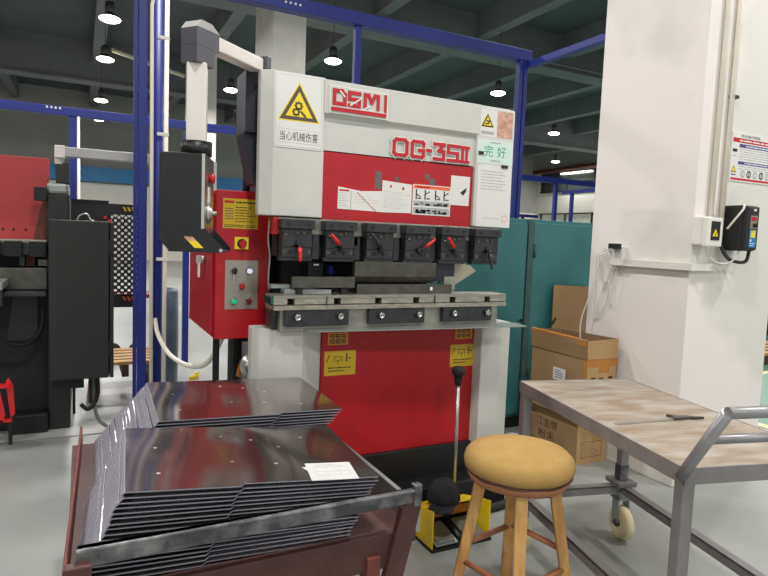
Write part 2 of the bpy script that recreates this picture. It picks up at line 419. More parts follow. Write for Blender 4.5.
MB().box(12.02, 12.10, 12.5, 12.58, 0, 2.84, 'blue').build('post', t)
t = thing('guard_rail', 'low thin blue rail far behind the blue post, above the teal cabinet', 'rail', (9, 11.5, 0))
MB().box(8.2, 10.1, 11.6, 11.66, 2.05, 2.12, 'blue').build('top_rail', t); MB().box(9.6, 9.66, 11.6, 11.66, 0, 2.06, 'matblack').build('post', t)

# ================================================================== PRESS BRAKE
pb = thing('press_brake', 'grey and red press brake with red lettering on its head', 'machine', (1.42, 2.75, 0))
b = MB().box(1.0, 2.02, 2.64, 3.5, 0, .309, 'black'); b.build('base', pb, .004)
MB().box(1.0, 2.06, 2.50, 2.64, 0, .155, 'black').build('plinth', pb, .006)
MB().box(1.03, 1.932, 2.66, 2.70, .308, .965, 'red').build('apron_panel', pb, .003)
MB().prism([(.70, 2.76), (.70, 2.70), (.722, 2.65), (.805, 2.60), (.913, 2.60), (1.03, 2.672), (1.03, 2.76)], 0, .972, 'head').build('leg_cover', pb, .004)
MB().prism([(1.915, 3.05), (1.915, 2.655), (1.925, 2.60), (2.052, 2.60), (2.148, 2.645), (2.15, 3.05)], 0, .962, 'head').build('leg_cover', pb, .004)
# bed
MB().box(.79, 1.985, 2.56, 2.70, .965, 1.07, 'bed').box(.765, .79, 2.60, 2.7, .972, 1.07, 'clamp').build('bed', pb, .003)
b = MB().box(.752, 2.018, 2.53, 2.665, 1.068, 1.088, 'rail').box(.755, 2.015, 2.54, 2.665, 1.088, 1.092, 'matblack')
xs = [.752, .815, .848, 1.036, 1.070, 1.246, 1.280, 1.453, 1.487, 1.666, 1.700, 1.881, 1.915, 2.018]
for i in range(0, len(xs), 2): b.box(xs[i], xs[i+1], 2.536, 2.665, 1.092, 1.122, 'rail')
b.box(.745, 2.012, 2.575, 2.665, 1.092, 1.121, 'matblack').box(.752, 2.018, 2.534, 2.665, 1.119, 1.132, 'bed')
b.box(.751, .7525, 2.54, 2.575, 1.095, 1.125, 'signgreen')
for x in (1.0, 1.575): b.box(x-.001, x+.001, 2.529, 2.54, 1.07, 1.13, 'matblack')
b.build('bed_rail', pb, .0015)
for x0, x1, bx in ((.806, 1.113, (.86, 1.065)), (1.216, 1.521, (1.276, 1.483)), (1.628, 1.93, (1.688, 1.894))):
    p = MB().box(x0, x1, 2.535, 2.56, .992, 1.066, 'clamp').build('clamp_plate', pb, .002)
    for x in bx:
        q = MB(); R = Matrix.Rotation(PI/2, 4, 'X')
        q.lathe([(.019, 0), (.019, .006)], (x, 2.535, 1.036), 'clamp', 20, R)
        q.lathe([(.0145, .006), (.0145, .02), (.0125, .022), (.008, .022), (.008, .014), (0.001, .014)], (x, 2.535, 1.036), 'bolt', 20, R)
        q.build('bolt', p)
b = MB().box(.95, .953, 2.555, 2.56, .98, 1.06, 'rail')
# die, punch, gauge bar
b = MB().prism([(2.585, 1.132), (2.66, 1.132), (2.66, 1.166), (2.635, 1.178), (2.626, 1.170), (2.617, 1.178), (2.585, 1.178)], 1.171, 1.706, 'die', 'x')
b.box(1.575, 1.59, 2.583, 2.585, 1.147, 1.165, 'paper'); b.build('lower_die', pb, .001)
MB().box(.80, 1.98, 2.666, 2.72, 1.07, 1.128, 'clamp').box(1.1, 1.75, 2.66, 2.72, 1.132, 1.16, 'matblack').build('die_holder', pb)
MB().prism([(2.61, 1.285), (2.645, 1.285), (2.645, 1.215), (2.634, 1.184), (2.628, 1.184), (2.612, 1.215)], 1.168, 1.621, 'die', 'x').build('punch', pb, .001)
MB().box(1.621, 1.748, 2.63, 2.66, 1.19, 1.29, 'navy').box(1.68, 1.748, 2.62, 2.632, 1.145, 1.215, 'bed').build('punch_end_stop', pb, .002)
MB().box(.85, 1.155, 2.575, 2.60, 1.163, 1.214, 'die').box(.87, .90, 2.58, 2.62, 1.13, 1.165, 'matblack').box(1.09, 1.12, 2.58, 2.62, 1.13, 1.165, 'matblack').build('gauge_bar', pb, .001)
MB().box(.77, .86, 2.64, 2.70, 1.155, 1.172, 'plate').prism([(.82, 2.60), (1.04, 2.58), (.95, 2.66), (.82, 2.66)], 1.133, 1.155, 'plate').build('gauge_strip', pb, .002)
b = MB().box(1.02, 1.10, 2.85, 2.95, 1.18, 1.27, 'clamp').box(1.115, 1.135, 2.80, 2.84, 1.21, 1.25, 'bluebit').box(.90, 1.0, 2.9, 2.95, 1.13, 1.3, 'matblack').box(1.04, 1.07, 2.83, 2.85, 1.25, 1.262, 'bolt')
b.box(.80, 1.80, 2.94, 2.99, 1.09, 1.14, 'clamp'); b.build('back_gauge', pb, .002)
MB().prism([(1.84, 1.14), (1.915, 1.156), (2.049, 1.232), (2.012, 1.261), (1.84, 1.30)], 2.86, 2.875, 'khaki', 'y').build('rear_guard', pb, .001)
# ram
MB().box(1.008, 1.853, 2.66, 2.74, 1.479, 1.80, 'red').build('ram_panel', pb, .002)
MB().box(.78, 2.03, 2.655, 2.75, 1.405, 1.479, 'bed').box(.80, 2.0, 2.68, 2.75, 1.30, 1.41, 'matblack').box(.775, .80, 2.65, 2.72, 1.40, 1.479, 'red').build('ram_beam', pb, .002)
for i, x in enumerate((.965, 1.175, 1.39, 1.60, 1.805)):
    MB().box(x-.004, x+.03, 2.64, 2.66, 1.29, 1.405, 'clamp').build('clamp_spacer', pb, .002)
MB().box(1.169, 1.19, 2.64, 2.655, 1.36, 1.40, 'red').build('ram_tag', pb)
CL = [(.799, .952, 'r', 0, -1), (1.008, 1.162, 'r', -.78, 1), (1.216, 1.372, 'k', -.74, 1), (1.428, 1.586, 'r', .85, 1), (1.636, 1.794, 'r', -.68, 1), (1.842, 2.006, 'k', .12, -1)]
for x0, x1, kcol, ang, sgn in CL:
    cx = (x0+x1)/2
    b = MB().box(x0-.003, x1+.003, 2.585, 2.655, 1.428, 1.470, 'clamp')
    b.prism([(x0+.006, 1.345), (cx-.03, 1.345), (cx, 1.358), (cx+.03, 1.345), (x1-.006, 1.345), (x1-.006, 1.428), (x0+.006, 1.428)], 2.602, 2.655, 'clamp', 'y')
    b.box(x0+.006, x1-.006, 2.605, 2.655, 1.30, 1.346, 'clamp').box(x0, x1, 2.612, 2.655, 1.283, 1.302, 'clamp')
    cl = b.build('tool_clamp', pb, .0025)
    R = Matrix.Rotation(PI/2, 4, 'X')
    for dx, dz, r in ((-.055, 1.405, .010), (0, 1.412, .012), (.03, 1.413, .010)):
        MB().lathe([(r, 0), (r, .004), (r*.6, .005), (r*.55, .001), (0, .001)], (cx+dx, 2.602, dz), 'die', 14, R).build('clamp_screw', cl)
    for dx in (-.06, -.03, .022, .055):
        MB().lathe([(.009, 0), (.009, .003)], (cx+dx, 2.605, 1.324), 'matblack' if dx in (-.03, .022) else 'die', 12, R).build('clamp_screw', cl)
    for dx in (-.05, .05):
        MB().lathe([(.006, 0), (.006, .004)], (cx+dx, 2.585, 1.449), 'matblack', 10, R).build('clamp_screw', cl)
    d = Vector((math.sin(ang), 0, sgn*math.cos(ang)))
    p0 = Vector((cx+.005, 2.592, 1.362 if sgn < 0 else 1.345))
    q = MB().lathe([(.014, 0), (.014, .018), (.01, .022)], (p0.x, 2.604, p0.z), 'clamp', 16, R)
    y = Vector((0, -.018, 0))
    e0 = .03 if kcol == 'r' and sgn > 0 else .018
    q.tube([p0+y*.6, p0+y*.8+d*(e0+.01)], .007, 'clamp', 8)
    a = p0+y*.8+d*e0; e = .062 if kcol == 'r' else .085
    q.tube([a, a+d*e*.35+y*.2, a+d*e*.8+y*.5, a+d*e+y*.6], .0105, 'leverred' if kcol == 'r' else 'clamp', 10, r2=.006)
    q.build('clamp_lever', cl, label='red clamp lever' if kcol == 'r' else None)
# head
MB().box(1.0, 1.875, 2.66, 2.74, 1.79, 1.95, 'head').build('lower_fascia', pb, .003)
MB().prism([(2.64, 1.965), (2.64, 2.116), (2.8, 2.116), (2.8, 1.945), (2.662, 1.945)][::-1], 1.0, 1.875, 'head', 'x').build('upper_fascia', pb, .002)
MB().prism([(.711, 2.72), (.711, 2.675), (.765, 2.645), (1.006, 2.645), (1.006, 2.72)], 1.484, 2.122, 'head').build('head_pillar', pb, .004)
MB().prism([(1.858, 3.0), (1.858, 2.645), (2.06, 2.645), (2.108, 2.66), (2.112, 3.0)], 1.484, 2.116, 'head').build('head_pillar', pb, .004)
MB().box(.872, 1.79, 2.745, 3.0, 1.5, 2.08, 'char').build('cylinder_housing', pb)
for x0, x1 in ((.836, .87), (1.79, 1.83)):
    MB().prism([(2.72, .05), (3.5, .05), (3.5, 2.02), (2.72, 2.02), (2.72, 1.49), (3.02, 1.45), (3.05, 1.02), (2.72, .97)], x0, x1, 'navy', 'x').build('side_frame', pb, .003)
MB().box(.87, 1.79, 3.3, 3.34, .31, 1.9, 'matblack').build('back_panel', pb)
b = MB().tube(smooth_path([(.775, 2.70, 1.47), (.765, 2.69, 1.38), (.775, 2.69, 1.3), (.77, 2.69, 1.2), (.775, 2.69, 1.14)], 5), .0045, 'bed', 6)
b.build('drag_chain', pb)
# logo plates
b = MB(); f = Fr(b, (1.022, 2.64, 1.968))
Wd, Hd = .300, .124
f.rect(0, Wd, 0, Hd, 'white', .008); f.rect(.004, Wd-.004, .004, Hd-.004, 'head', .009)
def L(pts, ox, oy, sx, sy, w, m='signred', h=.013): f.stroke([(ox+px*sx, oy+py*sy) for px, py in pts], w, m, h)
L([(0, 0), (1, 0), (1, .75), (.72, 1), (0, 1), (0, 0)], .022, .044, .052, .058, .017)
L([(.55, .98), (.95, .62)], .022, .044, .052, .058, .007, 'white', .0135)
L([(1, 1), (0, 1), (0, .5), (1, .5), (1, 0), (0, 0)], .098, .044, .05, .058, .016)
L([(.1, .0), (1.15, 1.05)], .098, .044, .05, .035, .006, 'white', .0135)
L([(0, 0), (0, 1), (.25, 1), (.5, .45), (.75, 1), (1, 1), (1, 0)], .178, .044, .068, .058, .016)
L([(.02, .02), (.5, .5)], .168, .032, .07, .04, .006, 'white', .0135)
f.stroke([(.016, .018), (Wd-.018, .018)], .016, 'signred', .013); f.stroke([(Wd-.015, .018), (Wd-.015, .108)], .013, 'signred', .013)
f.rect(.01, Wd-.012, .0275, .031, 'white', .0135)
b.build('logo_plate', pb, label='grey plate with red OSM logo')
b = MB(); f = Fr(b, (1.362, 2.66, 1.800))
GL = [([(.15, 0), (.85, 0), (1, .15), (1, .85), (.85, 1), (.15, 1), (0, .85), (0, .15), (.15, 0)], 0, .076), ([(1, .78), (1, .9), (.88, 1), (.12, 1), (0, .88), (0, .12), (.12, 0), (.88, 0), (1, .12), (1, .44), (.62, .44)], .108, .070), ([(0, .5), (1, .5)], .203, .018),
      ([(0, 1), (1, 1), (.45, .55), (1, .55), (1, 0), (0, 0)], .246, .060), ([(1, 1), (0, 1), (0, .52), (1, .52), (1, 0), (0, 0)], .335, .060), ([(0, 1), (1, 1)], .415, .052), ([(0, 0), (1, 0)], .415, .052), ([(.25, 0), (.25, 1)], .415, .052), ([(.78, 0), (.78, 1)], .415, .052)]
for pas, (wd, mm, hh) in enumerate(((.032, 'head', .006), (.026, 'white', .007), (.0165, 'signred', .012))):
    for pts, ox, sx in GL:
        ww = wd if ox != .415 else wd*.85
        f.stroke([(ox*.94+.012+px*sx*.94, .014+py*.074) for px, py in pts], ww, mm, hh)
b.build('model_plate', pb, label='raised red lettering OG-35II')
# warning sign on left pillar
b = MB(); f = Fr(b, (.768, 2.645, 1.79), (1, 0, 0), (-.012, 0, 1))
f.rect(0, .229, 0, .326, 'paper', .003); f.rect(.006, .223, .006, .32, 'greyink', .0034); f.rect(.0075, .2215, .0075, .3185, 'paper', .0037)
cx, cy, r = .115, .172, .105
f.warn(cx, cy+.005, r, 'brown', 'signyellow', .0040)
def gear(gx, gy, q):
    for k in range(8):
        a = k*PI/4; f.rect(gx+q*math.cos(a)-.0035, gx+q*math.cos(a)+.0035, gy+q*math.sin(a)-.0035, gy+q*math.sin(a)+.0035, 'brown', .0056)
    f.disc(gx, gy, q, 'brown', .0056); f.disc(gx, gy, q*.5, 'signyellow', .0060)
gear(.112, .188, .017); gear(.100, .160, .0155)
f.poly([(.115, .168), (.128, .166), (.146, .150), (.150, .138), (.138, .142), (.124, .156)], 'brown', .0056)
f.rect(.018, .212, .022, .083, 'greyink', .0040); f.rect(.0195, .2105, .0235, .0815, 'paper', .0043)
f.text('当心机械伤害', .026, .205, .032, .074, 'ink', .0048)
b.build('warning_sign', pb, label='white warning sign with yellow gear triangle and Chinese text')
# right pillar signs
b = MB(); f = Fr(b, (1.858, 2.645, 1.948), (1, -.0, 0), (-.01, 0, 1))
f.rect(.002, .24, 0, .160, 'paper', .002); f.rect(.008, .234, .006, .154, 'head', .0024); f.rect(.012, .230, .01, .150, 'paper', .0027)
f.warn(.062, .083, .045, 'ink', 'signyellow', .003)
f.stroke([(.048, .076), (.066, .078), (.072, .090), (.056, .092)], .006, 'ink', .0052)
f.lines(.022, .105, .02, .04, 1, 'greyink', .0034, .8, False)
f.rect(.125, .228, .012, .150, 'pinkprint', .0032)
b.build('warning_sign', pb, label='small white sign with yellow triangle and a photo')
b = MB(); f = Fr(b, (1.862, 2.645, 1.816), (1, 0, 0), (-.01, 0, 1))
f.rect(.002, .236, 0, .130, 'paper', .002); f.rect(.007, .231, .005, .125, 'cyanpaper', .0024)
f.text('完', .045, .102, .038, .098, 'signgreen', .003); f.text('好', .130, .188, .038, .098, 'signgreen', .003)
f.lines(.085, .15, .108, .120, 1, 'greyink', .003, .6, False); f.lines(.09, .155, .012, .026, 1, 'greyink', .003, .6, False)
f.rect(.010, .040, .045, .062, 'ink', .008)
b.build('status_card', pb, label='pale green card with green Chinese characters')
b = MB(); f = Fr(b, (1.868, 2.645, 1.486), (1, 0, 0), (-.01, 0, 1))
f.rect(.008, .232, -.002, .328, 'paper', .002); f.lines(.03, .20, .19, .30, 7, 'greyink', .0026, .25, True, 5); f.lines(.05, .17, .04, .05, 1, 'greyink', .0026, .3, True, 6)
f.disc(.195, .045, .020, 'pinkprint', .0025); f.disc(.195, .045, .016, 'paper', .0027); f.rect(.16, .20, .316, .332, 'ink', .008)
b.build('notice_sheet', pb, label='white printed sheet with a faint red stamp')
# papers and patches on ram panel
f0y = 2.66
b = MB(); f = Fr(b, (1.088, f0y, 1.533), (1, 0, 0), (.01, 0, 1))
f.poly([(0, .0), (.235, -.004), (.235, .098), (.12, .090), (0, .104)], 'paper', .0012)
f.rect(.006, .058, .084, .092, 'signred', .0016); f.lines(.005, .06, .01, .08, 6, 'greyink', .0016, .2, True, 3); f.rect(.066, .070, .0, .09, 'greenlab', .0016)
f.stroke([(.10, .082), (.20, .0)], .006, 'pinkprint', .0016); f.lines(.09, .22, .03, .07, 3, 'greyink', .0015, .12, True, 4)
b.build('notice_sheet', pb, label='torn white label with coloured print')
b = MB(); f = Fr(b, (1.318, f0y, 1.536), (1, 0, 0), (0, 0, 1))
f.poly([(0, -.008), (.17, -.004), (.17, .138), (.004, .148), (.004, .09)], 'paper', .0016); f.rect(.046, .055, .115, .128, 'signred', .002); f.rect(.115, .126, .108, .122, 'signred', .002)
f.lines(.012, .16, .01, .10, 8, 'greyink', .002, .16, True, 8)
b.build('notice_sheet', pb, label='pale grey notice sheet with two red marks')
b = MB(); f = Fr(b, (1.494, f0y, 1.533), (1, 0, 0), (0, 0, 1))
f.rect(0, .226, -.006, .146, 'paper', .002); f.rect(.006, .22, .126, .142, 'orange', .0024); f.rect(.02, .10, .130, .138, 'signred', .0027)
for k, x in enumerate((.014, .066, .128, .180)):
    f.stroke([(x+.006, .075), (x+.006, .118)], .007, 'ink', .0026); f.stroke([(x+.006, .098), (x+.03, .112 if k % 2 else .085)], .005, 'ink', .0026)
    f.rect(x+.014, x+.034, .074, .080, 'ink', .0026)
f.rect(.006, .22, .040, .064, 'greyink', .0024); f.rect(.006, .22, .000, .032, 'greyink', .0024)
rr = random.Random(4)
for k in range(34):
    x = rr.uniform(.008, .19); y = rr.choice((.002, .012, .042, .05)); f.rect(x, x+rr.uniform(.01, .028), y, y+rr.uniform(.005, .014), 'ink', .0028)
b.build('warning_label', pb, label='orange and white label with black pictograms')
b = MB(); f = Fr(b, (1.716, f0y, 1.588), (1, 0, 0), (.02, 0, 1))
f.rect(0, .118, 0, .152, 'paper', .0022); f.poly([(.06, .066), (.10, .095), (.096, .074), (.08, .052)], 'ink', .003)
b.build('notice_sheet', pb, label='plain white note with a black mark')
b = MB(); f = Fr(b, (1.28, f0y, 1.64))
f.rect(0, .036, 0, .084, 'spot', .0006); b.build('paint_scuff', pb, label='bare grey patch in the red paint')
for q in ((.295, .080, .016), (.325, .056, .019), (.12, .055, .012)):
    b = MB(); f = Fr(b, (1.28, f0y, 1.64)); f.disc(*q, 'spot'); b.build('paint_scuff', pb, label='bare grey patch in the red paint')
# stickers on apron
for x0, w_ in ((1.046, .165), (1.766, .168)):
    b = MB(); f = Fr(b, (x0, 2.66, .727))
    f.rect(0, w_, 0, .12, 'amber', .001)
    f.stroke([(.012, .07), (.026, .10)], .006, 'signred', .0014); f.stroke([(.05, .066), (.05, .092), (.092, .092), (.092, .066)], .003, 'ink', .0014)
    f.stroke([(.058, .078), (.071, .070), (.084, .078)], .003, 'ink', .0014); f.stroke([(.071, .055), (.071, .07)], .003, 'ink', .0014); f.rect(.112, .121, .065, .106, 'brown', .0014)
    f.lines(.02, .14, .015, .045, 2, 'ink', .0014, .35, True, 2); f.rect(.125, .14, .08, .086, 'ink', .0014)
    b.build('warning_label', pb, label='yellow safety sticker with pictogram')
for x0, w_ in ((1.062, .105), (1.793, .108)):
    b = MB(); f = Fr(b, (x0, 2.66, .877))
    f.rect(0, w_, 0, .06, 'orangelab', .001)
    for j in range(2):
        for i in range(6):
            x = .008+i*(w_-.016)/6; y = .008+j*.026; cw = (w_-.016)/6*.78
            f.stroke([(x, y+.017), (x+cw, y+.017)], .003, 'ink', .0014); f.stroke([(x, y+.008), (x+cw, y+.008)], .003, 'ink', .0014)
            f.stroke([(x+cw*(.3+.1*(i % 3)), y), (x+cw*(.3+.1*(i % 3)), y+.02)], .003, 'ink', .0014); f.stroke([(x, y), (x+cw, y)] if i % 2 else [(x+cw, y), (x+cw, y+.018)], .003, 'ink', .0014)
    b.build('warning_label', pb, label='orange sticker with two rows of black characters')
# motor seen left of the leg
b = MB().box(.705, .80, 2.80, 2.90, .68, .87, 'plate'); b.lathe([(.055, 0), (.06, .02), (.045, .03), (.045, .05), (.02, .055)], (.728, 2.80, .775), 'silver', 24, Matrix.Rotation(PI/2, 4, 'X'))
b.build('pump_motor', pb, .002)

# thin plate lying on the bed front
b = MB().prism([(.943, 2.486), (2.063, 2.407), (2.085, 2.52), (2.03, 2.557), (.90, 2.557)], .972, .977, 'plate')
b.prism([(1.27, 2.4635), (1.285, 2.4605), (1.285, 2.466)], .9765, .9775, 'ink').prism([(1.86, 2.422), (1.88, 2.421), (1.87, 2.432)], .9765, .9775, 'ink')
tag(b.build('steel_plate'), 'thin grey steel plate lying along the front of the machine bed', 'plate')

# ================================================================== CONTROL CABINET (red)
cb = thing('control_cabinet', 'red electrical cabinet at the left of the press brake', 'cabinet', (.68, 3.2, 0))
MB().box(.574, .834, 2.925, 3.60, .885, 1.60, 'redbox').build('body', cb, .004)
MB().box(.574, .834, 2.90, 2.923, .885, 1.60, 'redbox').build('front_door', cb, .004)
sd = MB().box(.563, .573, 2.95, 3.59, .895, 1.59, 'redbox').build('side_panel', cb, .003)
b = MB().box(.545, .563, 3.04, 3.07, 1.30, 1.44, 'black'); b.build('handle', sd, .003)
b = MB().lathe([(.016, 0), (.016, .02)], (.563, 3.12, 1.26), 'silver', 14, Matrix.Rotation(-PI/2, 4, 'Y')); b.box(.52, .545, 3.115, 3.125, 1.24, 1.28, 'silver').box(.53, .536, 3.10, 3.135, 1.17, 1.24, 'white'); b.build('key', sd)
Fr_ = Fr(MB(), (.563, 3.40, 1.36), (0, -1, 0), (0, 0, 1)); Fr_.warn(.1, .05, .05); Fr_.mb.build('warning_label', sd)
b = MB(); f = Fr(b, (.604, 2.90, 1.42))
f.rect(0, .168, 0, .142, 'amber', .001); f.rect(.006, .052, .120, .132, 'signred', .0014); f.lines(.06, .162, .118, .132, 1, 'ink', .0014, .5, False)
f.lines(.058, .160, .028, .108, 6, 'ink', .0014, .28, True, 11); f.lines(.006, .162, .004, .020, 2, 'ink', .0014, .4, False); f.lines(.008, .05, .04, .10, 5, 'brown', .0014, .35, False)
b.build('info_label', cb, label='yellow printed sticker')
b = MB(); f = Fr(b, (.661, 2.90, 1.322)); f.rect(0, .066, 0, .058, 'signyellow', .006); f.disc(.034, .027, .023, 'ink', .008, 20); f.disc(.034, .025, .015, 'redknob', .022, 16); f.rect(.028, .041, .004, .044, 'redknob', .032)
b.build('rotary_switch', cb, label='red and yellow rotary switch')
bp_ = MB(); f = Fr(bp_, (.618, 2.90, 1.03)); f.rect(0, .16, 0, .238, 'aluminium', .003)
for x, y in ((.02, .21), (.10, .21), (.06, .137), (.02, .06), (.10, .06)): f.lines(x, x+.04, y+.004, y+.016, 1, 'greyink', .0034, .4, False)
pn = bp_.build('button_panel', cb, .001)
R = Matrix.Rotation(PI/2, 4, 'X')
for x, z, m in ((.041, .187, 'char'), (.115, .187, 'whitelamp'), (.078, .113, 'redknob'), (.041, .040, 'greenlamp'), (.115, .040, 'darkred')):
    q = MB().lathe([(.018, 0), (.018, .004), (.013, .005), (.013, .018), (.010, .021)], (.618+x, 2.897, 1.03+z), 'silver', 18, R)
    q.lathe([(.013, .006), (.013, .020), (.010, .024)], (.618+x, 2.896, 1.03+z), m, 18, R)
    q.build('push_button', pn)
q = MB().box(.655, .660, 2.885, 2.897, 1.16, 1.20, 'silver'); q.build('switch_key', pn)
MB().box(.585, .612, 2.97, 3.0, 0, .885, 'matblack').build('stand_leg', cb)
MB().box(.685, .765, 2.99, 3.12, 0, .885, 'black').build('stand_box', cb, .004)
b = MB(); f = Fr(b, (.70, 2.99, .66)); f.poly([(0, .02), (.03, 0), (.02, .11)], 'tape', .001); b.build('warning_label', cb)
b = MB().tube(smooth_path([(.73, 2.98, 1.60), (.735, 2.98, 1.72), (.71, 3.0, 1.85), (.69, 3.02, 2.0)]), .018, 'rubber', 10); b.build('cable', cb)
h = MB().tube(smooth_path([(.437, 4.17, .816), (.452, 4.1, .715), (.50, 3.9, .621), (.573, 3.6, .61), (.62, 3.3, .692), (.66, 3.08, .885)]), .014, 'cream', 10)
tag(h.build('flexible_hose'), 'cream hose looping from the round blue pole to the red cabinet', 'hose')

# ================================================================== PENDANT
pt = thing('control_pendant', 'black control pendant hanging from a white jointed arm', 'control panel', (.42, 2.52, 1.3))
P = Vector((.428, 2.42, 0)); A = Vector((.317, .948, 0)); B = Vector((-.948, .317, 0))
def pp(a, b_, z): q = P+A*a+B*b_; return (q.x, q.y, z)
T = Matrix(((A.x, B.x, 0, P.x), (A.y, B.y, 0, P.y), (0, 0, 1, 0), (0, 0, 0, 1)))
MB().box(0, .25, .008, .165, 1.40, 1.70, 'black', T).build('housing', pt, .003)
MB().box(0, .25, -.004, .008, 1.395, 1.70, 'silver', T).box(.01, .25, -.004, .005, 1.365, 1.395, 'rustdark', T).build('front_panel', pt, .001)
n_ = -B
def knob(a, z, prof, m, name, seg=20):
    Rz = Vector((0, 0, 1)).rotation_difference(n_).to_matrix().to_4x4()
    q = P+A*a+B*(-.004); MB().lathe(prof, (q.x, q.y, z), m, seg, Rz).build(name, pt)
knob(.12, 1.615, [(.016, 0), (.016, .008), (.021, .010), (.021, .018), (.014, .022)], 'redknob', 'emergency_button')
knob(.10, 1.475, [(.042, 0), (.042, .008), (.030, .010), (.030, .016), (.010, .018), (.010, .034)], 'silver', 'hand_wheel')
MB().box(.09, .15, -.006, -.003, 1.51, 1.58, 'white', T).build('key_label', pt)
# tray: tapered bracket with slots below the housing
b = MB()
Tt = Matrix(((B.x, A.x, 0, P.x), (B.y, A.y, 0, P.y), (0, 0, 1, 0), (0, 0, 0, 1)))
def side(a):
    b.prism([(.165, 1.41), (.165, 1.365), (.128, 1.322), (-.075, 1.318), (-.082, 1.332), (-.01, 1.41)], a, a+.004, 'black', 'y', Tt)
side(-.002); side(.248)
b.box(0, .25, -.075, .13, 1.318, 1.323, 'black', T)
b.build('tray', pt)
MB().prism([(.150, 1.372), (.118, 1.338), (.098, 1.338), (.112, 1.366), (.135, 1.380)], -.004, -.002, 'matblack', 'y', Tt).build('tray_slot', pt)
MB().prism([(.072, 1.378), (.040, 1.378), (-.004, 1.335), (.030, 1.335)], -.004, -.002, 'signyellow', 'y', Tt).prism([(.072, 1.378), (.040, 1.378), (.026, 1.362), (.058, 1.362)], -.0045, -.004, 'pinkprint', 'y', Tt).build('tray_slot', pt, label='slot showing pink and yellow paper')
q = P+A*-.002+B*-.068; MB().lathe([(.007, 0), (.007, .006)], (q.x, q.y, 1.328), 'silver', 12, Matrix.Rotation(PI/2, 4, 'X')).build('tray_screw', pt)
tx, ty = .416, 2.52
MB().lathe([(.060, 1.70), (.060, 1.755)], (tx, ty, 0), 'black', 28).build('collar', pt)
ad = Vector((.76, 2.80, 0))-Vector((tx, ty, 0)); al = ad.length; ad.normalize()
MB().box(tx-.038, tx+.038, ty-.038, ty+.038, 1.75, 2.06, 'tubewhite', Matrix.Translation((tx, ty, 0)) @ Matrix.Rotation(math.radians(-14), 4, 'Z') @ Matrix.Translation((-tx, -ty, 0))).build('drop_tube', pt, .006)
Ta = Matrix(((ad.x, -ad.y, 0, tx), (ad.y, ad.x, 0, ty), (0, 0, 1, 0), (0, 0, 0, 1)))
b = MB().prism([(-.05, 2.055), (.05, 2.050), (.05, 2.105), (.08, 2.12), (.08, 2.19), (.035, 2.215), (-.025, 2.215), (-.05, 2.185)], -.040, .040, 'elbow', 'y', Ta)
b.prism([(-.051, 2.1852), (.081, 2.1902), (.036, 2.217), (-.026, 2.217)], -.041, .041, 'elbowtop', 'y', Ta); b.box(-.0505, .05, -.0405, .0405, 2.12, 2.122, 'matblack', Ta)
b.build('elbow', pt, .003)
MB().box(.075, al-.05, -.033, .033, 2.130, 2.188, 'tubewhite', Ta).build('arm_tube', pt, .006)
b = MB().box(al-.05, al-.015, -.05, .05, 2.08, 2.20, 'elbow', Ta).box(.672, .765, 2.78, 2.96, 1.86, 2.14, 'navy').prism([(.672, 1.87), (.672, 1.86), (.725, 1.63), (.80, 1.63), (.80, 1.87)], 2.80, 2.96, 'navy', 'y')
b.build('wall_bracket', pt, .004)

# ================================================================== SHEET METAL STACKS
tr = thing('material_trolley', 'red brown steel trolley holding the polished sheet stacks', 'trolley', (.4, 1.9, 0))
MB().box(-.030, .86, 1.43, 2.52, .535, .565, 'rustdark').build('tray_floor', tr)
MB().box(-.030, .80, 1.402, 1.43, .49, .590, 'rustdark').build('front_apron', tr, .003)
MB().prism([(-.012, 1.37), (.82, 1.384), (.82, 1.398), (-.012, 1.398)], .672, .715, 'worn').box(-.012, .82, 1.372, 1.398, .705, .715, 'worn').build('front_rail', tr, .006)
b = MB().box(-.032, .02, 1.345, 1.372, .0, .69, 'rustdark').box(-.032, .02, 1.345, 1.402, .0, .66, 'rustdark'); b.build('leg', tr, .003)
MB().prism([(-.038, 1.43), (-.030, 1.43), (.006, 2.5), (-.002, 2.5)], .55, .645, 'rustred').build('side_rail', tr, .003)
b = MB().prism([(.70, .30), (.76, .30), (.850, .66), (.850, .705), (.835, .705), (.79, .66)], 1.386, 1.41, 'rustdark', 'y').box(.825, .850, 1.385, 1.41, .66, .722, 'worn')
b.build('gusset', tr, .003)
MB().box(.69, .73, 1.39, 1.44, 0, .535, 'rustred').build('leg', tr, .003)
for x in (0, .80): MB().box(x, x+.05, 2.44, 2.50, 0, .535, 'rustred').build('leg', tr, .003)
MB().box(.86, .875, 1.43, 2.4, .56, .64, 'plate').build('side_plate', tr, .002)

def panel_mesh(w_, d_, notch, seed):
    """folded sheet: top face, slanted left flange, short return under the edges"""
    rr = random.Random(seed); b = MB(); th = .0032
    out = [(0, 0), (notch, .0), (notch+.012, .016), (w_, .016), (w_, d_), (0, d_)]
    b.prism(out, -th, 0, 'sheetedge')
    b.add([(x, y, .0002) for x, y in out], [tuple(range(6))], 'sheet')
    b.prism([(-.0085, -.0085), (-.0065, -.0095), (0.0, -th), (0, 0), (-.001, 0)], 0, d_, 'sheetedge', 'y')
    b.box(.02, w_-.02, .030, .034, -.0072, -th, 'sheetedge').box(.02, w_-.02, d_-.03, d_-.026, -.0072, -th, 'sheetedge')
    for (u, v) in ((.12, .22), (.12, .62), (.42, .35), (.42, .80), (.60, .30), (.66, .58), (.80, .22), (.80, .75), (.55, .72)):
        x, y = u*w_, v*d_
        n = 10; vs = [(x+.004*math.cos(2*PI*i/n), y+.004*math.sin(2*PI*i/n), .0008) for i in range(n)]+[(x+.0065*math.cos(2*PI*i/n), y+.0065*math.sin(2*PI*i/n), 0) for i in range(n)]
        b.add(vs, [(i, n+i, n+(i+1) % n, (i+1) % n) for i in range(n)]+[tuple(range(n))], 'dimple')
    return b
